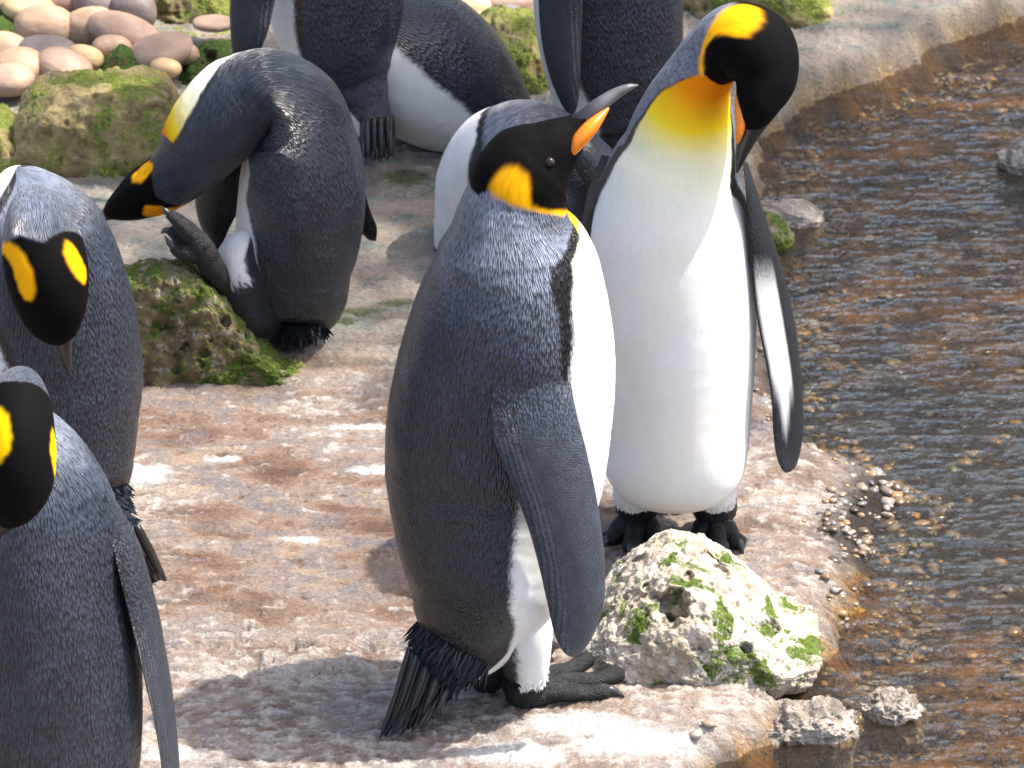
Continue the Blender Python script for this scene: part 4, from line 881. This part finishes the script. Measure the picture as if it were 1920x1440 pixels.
# ---------- standing behind the scratching one
def penguin_standing_rear():
    e, Y = thing('king penguin standing behind the doubled over one, its blunt tail hanging clear of the rock', 660, 275); Y = 2.0
    st = psi([(712,262,-.05,14,.02),(700,238,-.05,34,.05),(680,198,-.03,62,.09),(660,150,-.01,86,.115),(644,95,0,104,.13),(632,30,0,124,.14),(626,-50,0,130,.142),(622,-140,0,126,.138),(618,-220,0,110,.12),(612,-290,0,84,.095),(608,-340,0,64,.07),(600,-380,0,54,.058),(580,-408,0,44,.05),(552,-424,0,28,.035),(535,-430,0,10,.012)], 192)
    L = Loft(st, Y, 200, 140)
    L.ruffle()
    c, fb = plumage(L, [(0, 80), (2, 70), (3, 60), (4, 58), (5, 62), (8, 70), (9.5, 60), (11, 20)], [(0, 0), (5, 5), (8, 14), (10, 8)], [(0, SILVER * .7), (1.2, SILVER * .55), (2.6, GREY), (4, GREY * .85), (8, GREY), (10, SILVER)], [(0, 10.6), (180, 11.2)], (7.5, 8.8, 9.6, 10.4), [(11.0, 110), (11.4, 135), (11.9, 128), (11.9, 100), (11.3, 88), (10.8, 50), (10.6, 50)], seed=2)
    merge_lofts('body', [L], [c], [fb], MAT_F, e)
    flipper(e, [(470,-230,540,-230,-.10,-.12),(445,-170,535,-170,-.12,-.14),(434,-80,528,-80,-.14,-.15),(431,0,516,0,-.14,-.15),(432,60,502,60,-.14,-.15),(438,105,484,105,-.13,-.14),(452,135,468,135,-.12,-.12)], Y, .012, top=GREY * .9, trail='right', fb=.8)
    tail(e, [(680, 225), (735, 215)], [(682 + 4.3 * i, 303 - 1.0 * abs(i - 6) + 4 * math.sin(i * 2), Y - .15 + .006 * (i % 2)) for i in range(14)], .0052, Y - .105)
    foot(e, onZ(640, 275, 0) + (0, 0, .04), onZ(640, 272, 0), [onZ(560, 262, 0), onZ(550, 280, 0), onZ(575, 296, 0)], .028)
    bill(e, psi([(545,-426,0,20,.022),(520,-432,0,13,.014),(495,-432,0,8,.009),(470,-428,0,2,.002)], 192), Y, np.array((.03, .03, .032)))
    finish(e)
penguin_standing_rear()

# ---------- crouching, back up
def penguin_crouching():
    e, Y = thing('king penguin crouching low with rounded dark back and white belly above black shade', 880, 285); Y = 2.08
    st = psi([(990,300,-.02,14,.02),(962,268,-.02,52,.06),(935,236,0,82,.10),(890,198,0,112,.125),(842,160,0,134,.14),(790,120,0,142,.145),(735,80,0,134,.14),(680,35,0,112,.12),(640,0,0,84,.09),(610,-30,0,62,.068),(585,-50,0,54,.058),(555,-60,0,42,.05),(530,-55,0,24,.03),(518,-52,0,10,.012)], 158)
    L = Loft(st, Y, 200, 140)
    L.ruffle()
    c, fb = plumage(L, [(0, 40), (2, 52), (3, 58), (4, 62), (5, 62), (7, 70), (9, 50), (10, 20)], [(0, 0), (6, 4), (8, 10)], [(0, GREY * .8), (4, GREY * .9), (7, GREY), (9, SILVER)], [(0, 9.6), (180, 10.0)], None, [(10.0, 110), (10.4, 135), (10.9, 128), (10.9, 100)], seed=6)
    merge_lofts('body', [L], [c], [fb], MAT_F, e)
    foot(e, onZ(900, 300, 0) + (0, 0, .05), onZ(900, 298, 0), [onZ(820, 290, 0), onZ(815, 305, 0), onZ(840, 318, 0)], .028)
    tail(e, [(960, 270), (1000, 260)], [(985 + 7 * i, 318, Y - .03) for i in range(5)], .008, Y - .02)
    bill(e, psi([(528,-55,0,20,.022),(505,-48,0,13,.014),(485,-40,0,2,.002)], 158), Y, np.array((.03, .03, .032)))
    finish(e)
penguin_crouching()

# ---------- bowed, white breast bulging behind the middle one's head
def penguin_bowed():
    e, Y = thing('king penguin bowed with white breast bulging out behind the raised black head', 1080, 470); Y = 1.62
    st = [(1165,480,0,14,.02,200),(1145,440,0,64,.07,200),(1110,390,0,92,.11,200),(1058,332,0,100,.13,205),(992,292,0,104,.13,225),(935,298,0,94,.115,270),(893,345,0,78,.095,300),(872,400,0,58,.075,300),(862,445,0,48,.06,300),(858,485,0,42,.05,300),(858,515,0,26,.03,300),(858,528,0,8,.01,300)]
    L = Loft(st, Y, 200, 150)
    L.ruffle()
    c, fb = plumage(L, [(0, 60), (2, 52), (3.4, 40), (4.6, 70), (5, 150), (7, 160), (8, 120), (9, 60)], [(0, 6), (3, 8), (4.2, 22), (4.8, 30), (5.2, 20), (6, 0)], [(0, GREY), (3, GREY * 1.1), (4, SILVER * .7), (6, SILVER * .7), (8, SILVER * .6)], [(0, 8.2), (180, 8.6)], None, None, seed=3)
    merge_lofts('body', [L], [c], [fb], MAT_F, e)
    flipper(e, [(1040,262,1072,232,-.10,-.07),(1062,292,1104,262,-.13,-.10),(1084,324,1128,296,-.14,-.11),(1104,358,1146,332,-.14,-.11),(1120,392,1156,370,-.14,-.11),(1136,420,1154,408,-.13,-.11)], Y, .011, top=DGREY * 1.1, trail='left', fb=.5)
    foot(e, onZ(1090, 480, 0) + (0, 0, .05), onZ(1090, 478, 0), [onZ(1010, 470, 0), onZ(1005, 488, 0), onZ(1030, 500, 0)], .028)
    tail(e, [(1140, 450), (1175, 440)], [(1160 + 8 * i, 500, Y - .06) for i in range(5)], .008, Y - .04)
    bill(e, psi([(858,520,0,18,.02),(858,550,0,10,.01),(860,575,0,2,.002)], 300), Y, np.array((.03, .03, .032)))
    finish(e)
penguin_bowed()

# ---------- standing behind the front-facing one
def penguin_standing_right():
    e, Y = thing('king penguin standing in shade behind the front facing one, dark flipper against its white flank', 1160, 330); Y = 1.95
    st = psi([(1178,322,-.03,14,.02),(1172,288,-.03,62,.07),(1162,230,-.01,104,.11),(1152,140,0,126,.13),(1143,50,0,138,.14),(1138,-50,0,140,.142),(1132,-150,0,132,.138),(1126,-240,0,108,.115),(1120,-305,0,78,.085),(1114,-350,0,60,.065),(1104,-388,0,52,.056),(1080,-412,0,42,.05),(1050,-425,0,24,.03),(1036,-430,0,10,.012)], 184)
    L = Loft(st, Y, 200, 140)
    L.ruffle()
    c, fb = plumage(L, [(0, 60), (1.5, 66), (2.4, 74), (3.2, 66), (4, 60), (7, 66), (9, 40), (10, 15)], [(0, 0), (5, 5), (7, 14), (9, 8)], [(0, DGREY), (3, GREY * .8), (6, GREY * .9), (8, GREY * 1.3), (9.5, SILVER)], [(0, 9.6), (180, 10.1)], (6.8, 7.8, 8.6, 9.4), [(10.0, 110), (10.4, 135), (10.9, 128), (10.9, 100), (10.3, 88), (9.8, 50), (9.6, 50)], seed=7)
    merge_lofts('body', [L], [c], [fb], MAT_F, e)
    flipper(e, [(1040,-230,1110,-220,-.11,-.13),(1018,-160,1100,-150,-.13,-.15),(1010,-70,1094,-60,-.15,-.165),(1010,10,1092,15,-.155,-.165),(1016,80,1090,85,-.155,-.16),(1030,140,1088,145,-.15,-.155),(1050,190,1084,192,-.14,-.145),(1066,216,1076,216,-.135,-.135)], Y, .012, top=GREY * .75, trail='right', fb=.8)
    foot(e, onZ(1130, 335, 0) + (0, 0, .05), onZ(1130, 333, 0), [onZ(1050, 325, 0), onZ(1045, 342, 0), onZ(1070, 356, 0)], .028)
    tail(e, [(1165, 290), (1205, 285)], [(1180 + 8 * i, 345, Y - .06) for i in range(5)], .008, Y - .03)
    bill(e, psi([(1046,-427,0,20,.022),(1020,-434,0,13,.014),(995,-434,0,8,.009),(970,-430,0,2,.002)], 184), Y, np.array((.03, .03, .032)))
    finish(e)
penguin_standing_right()
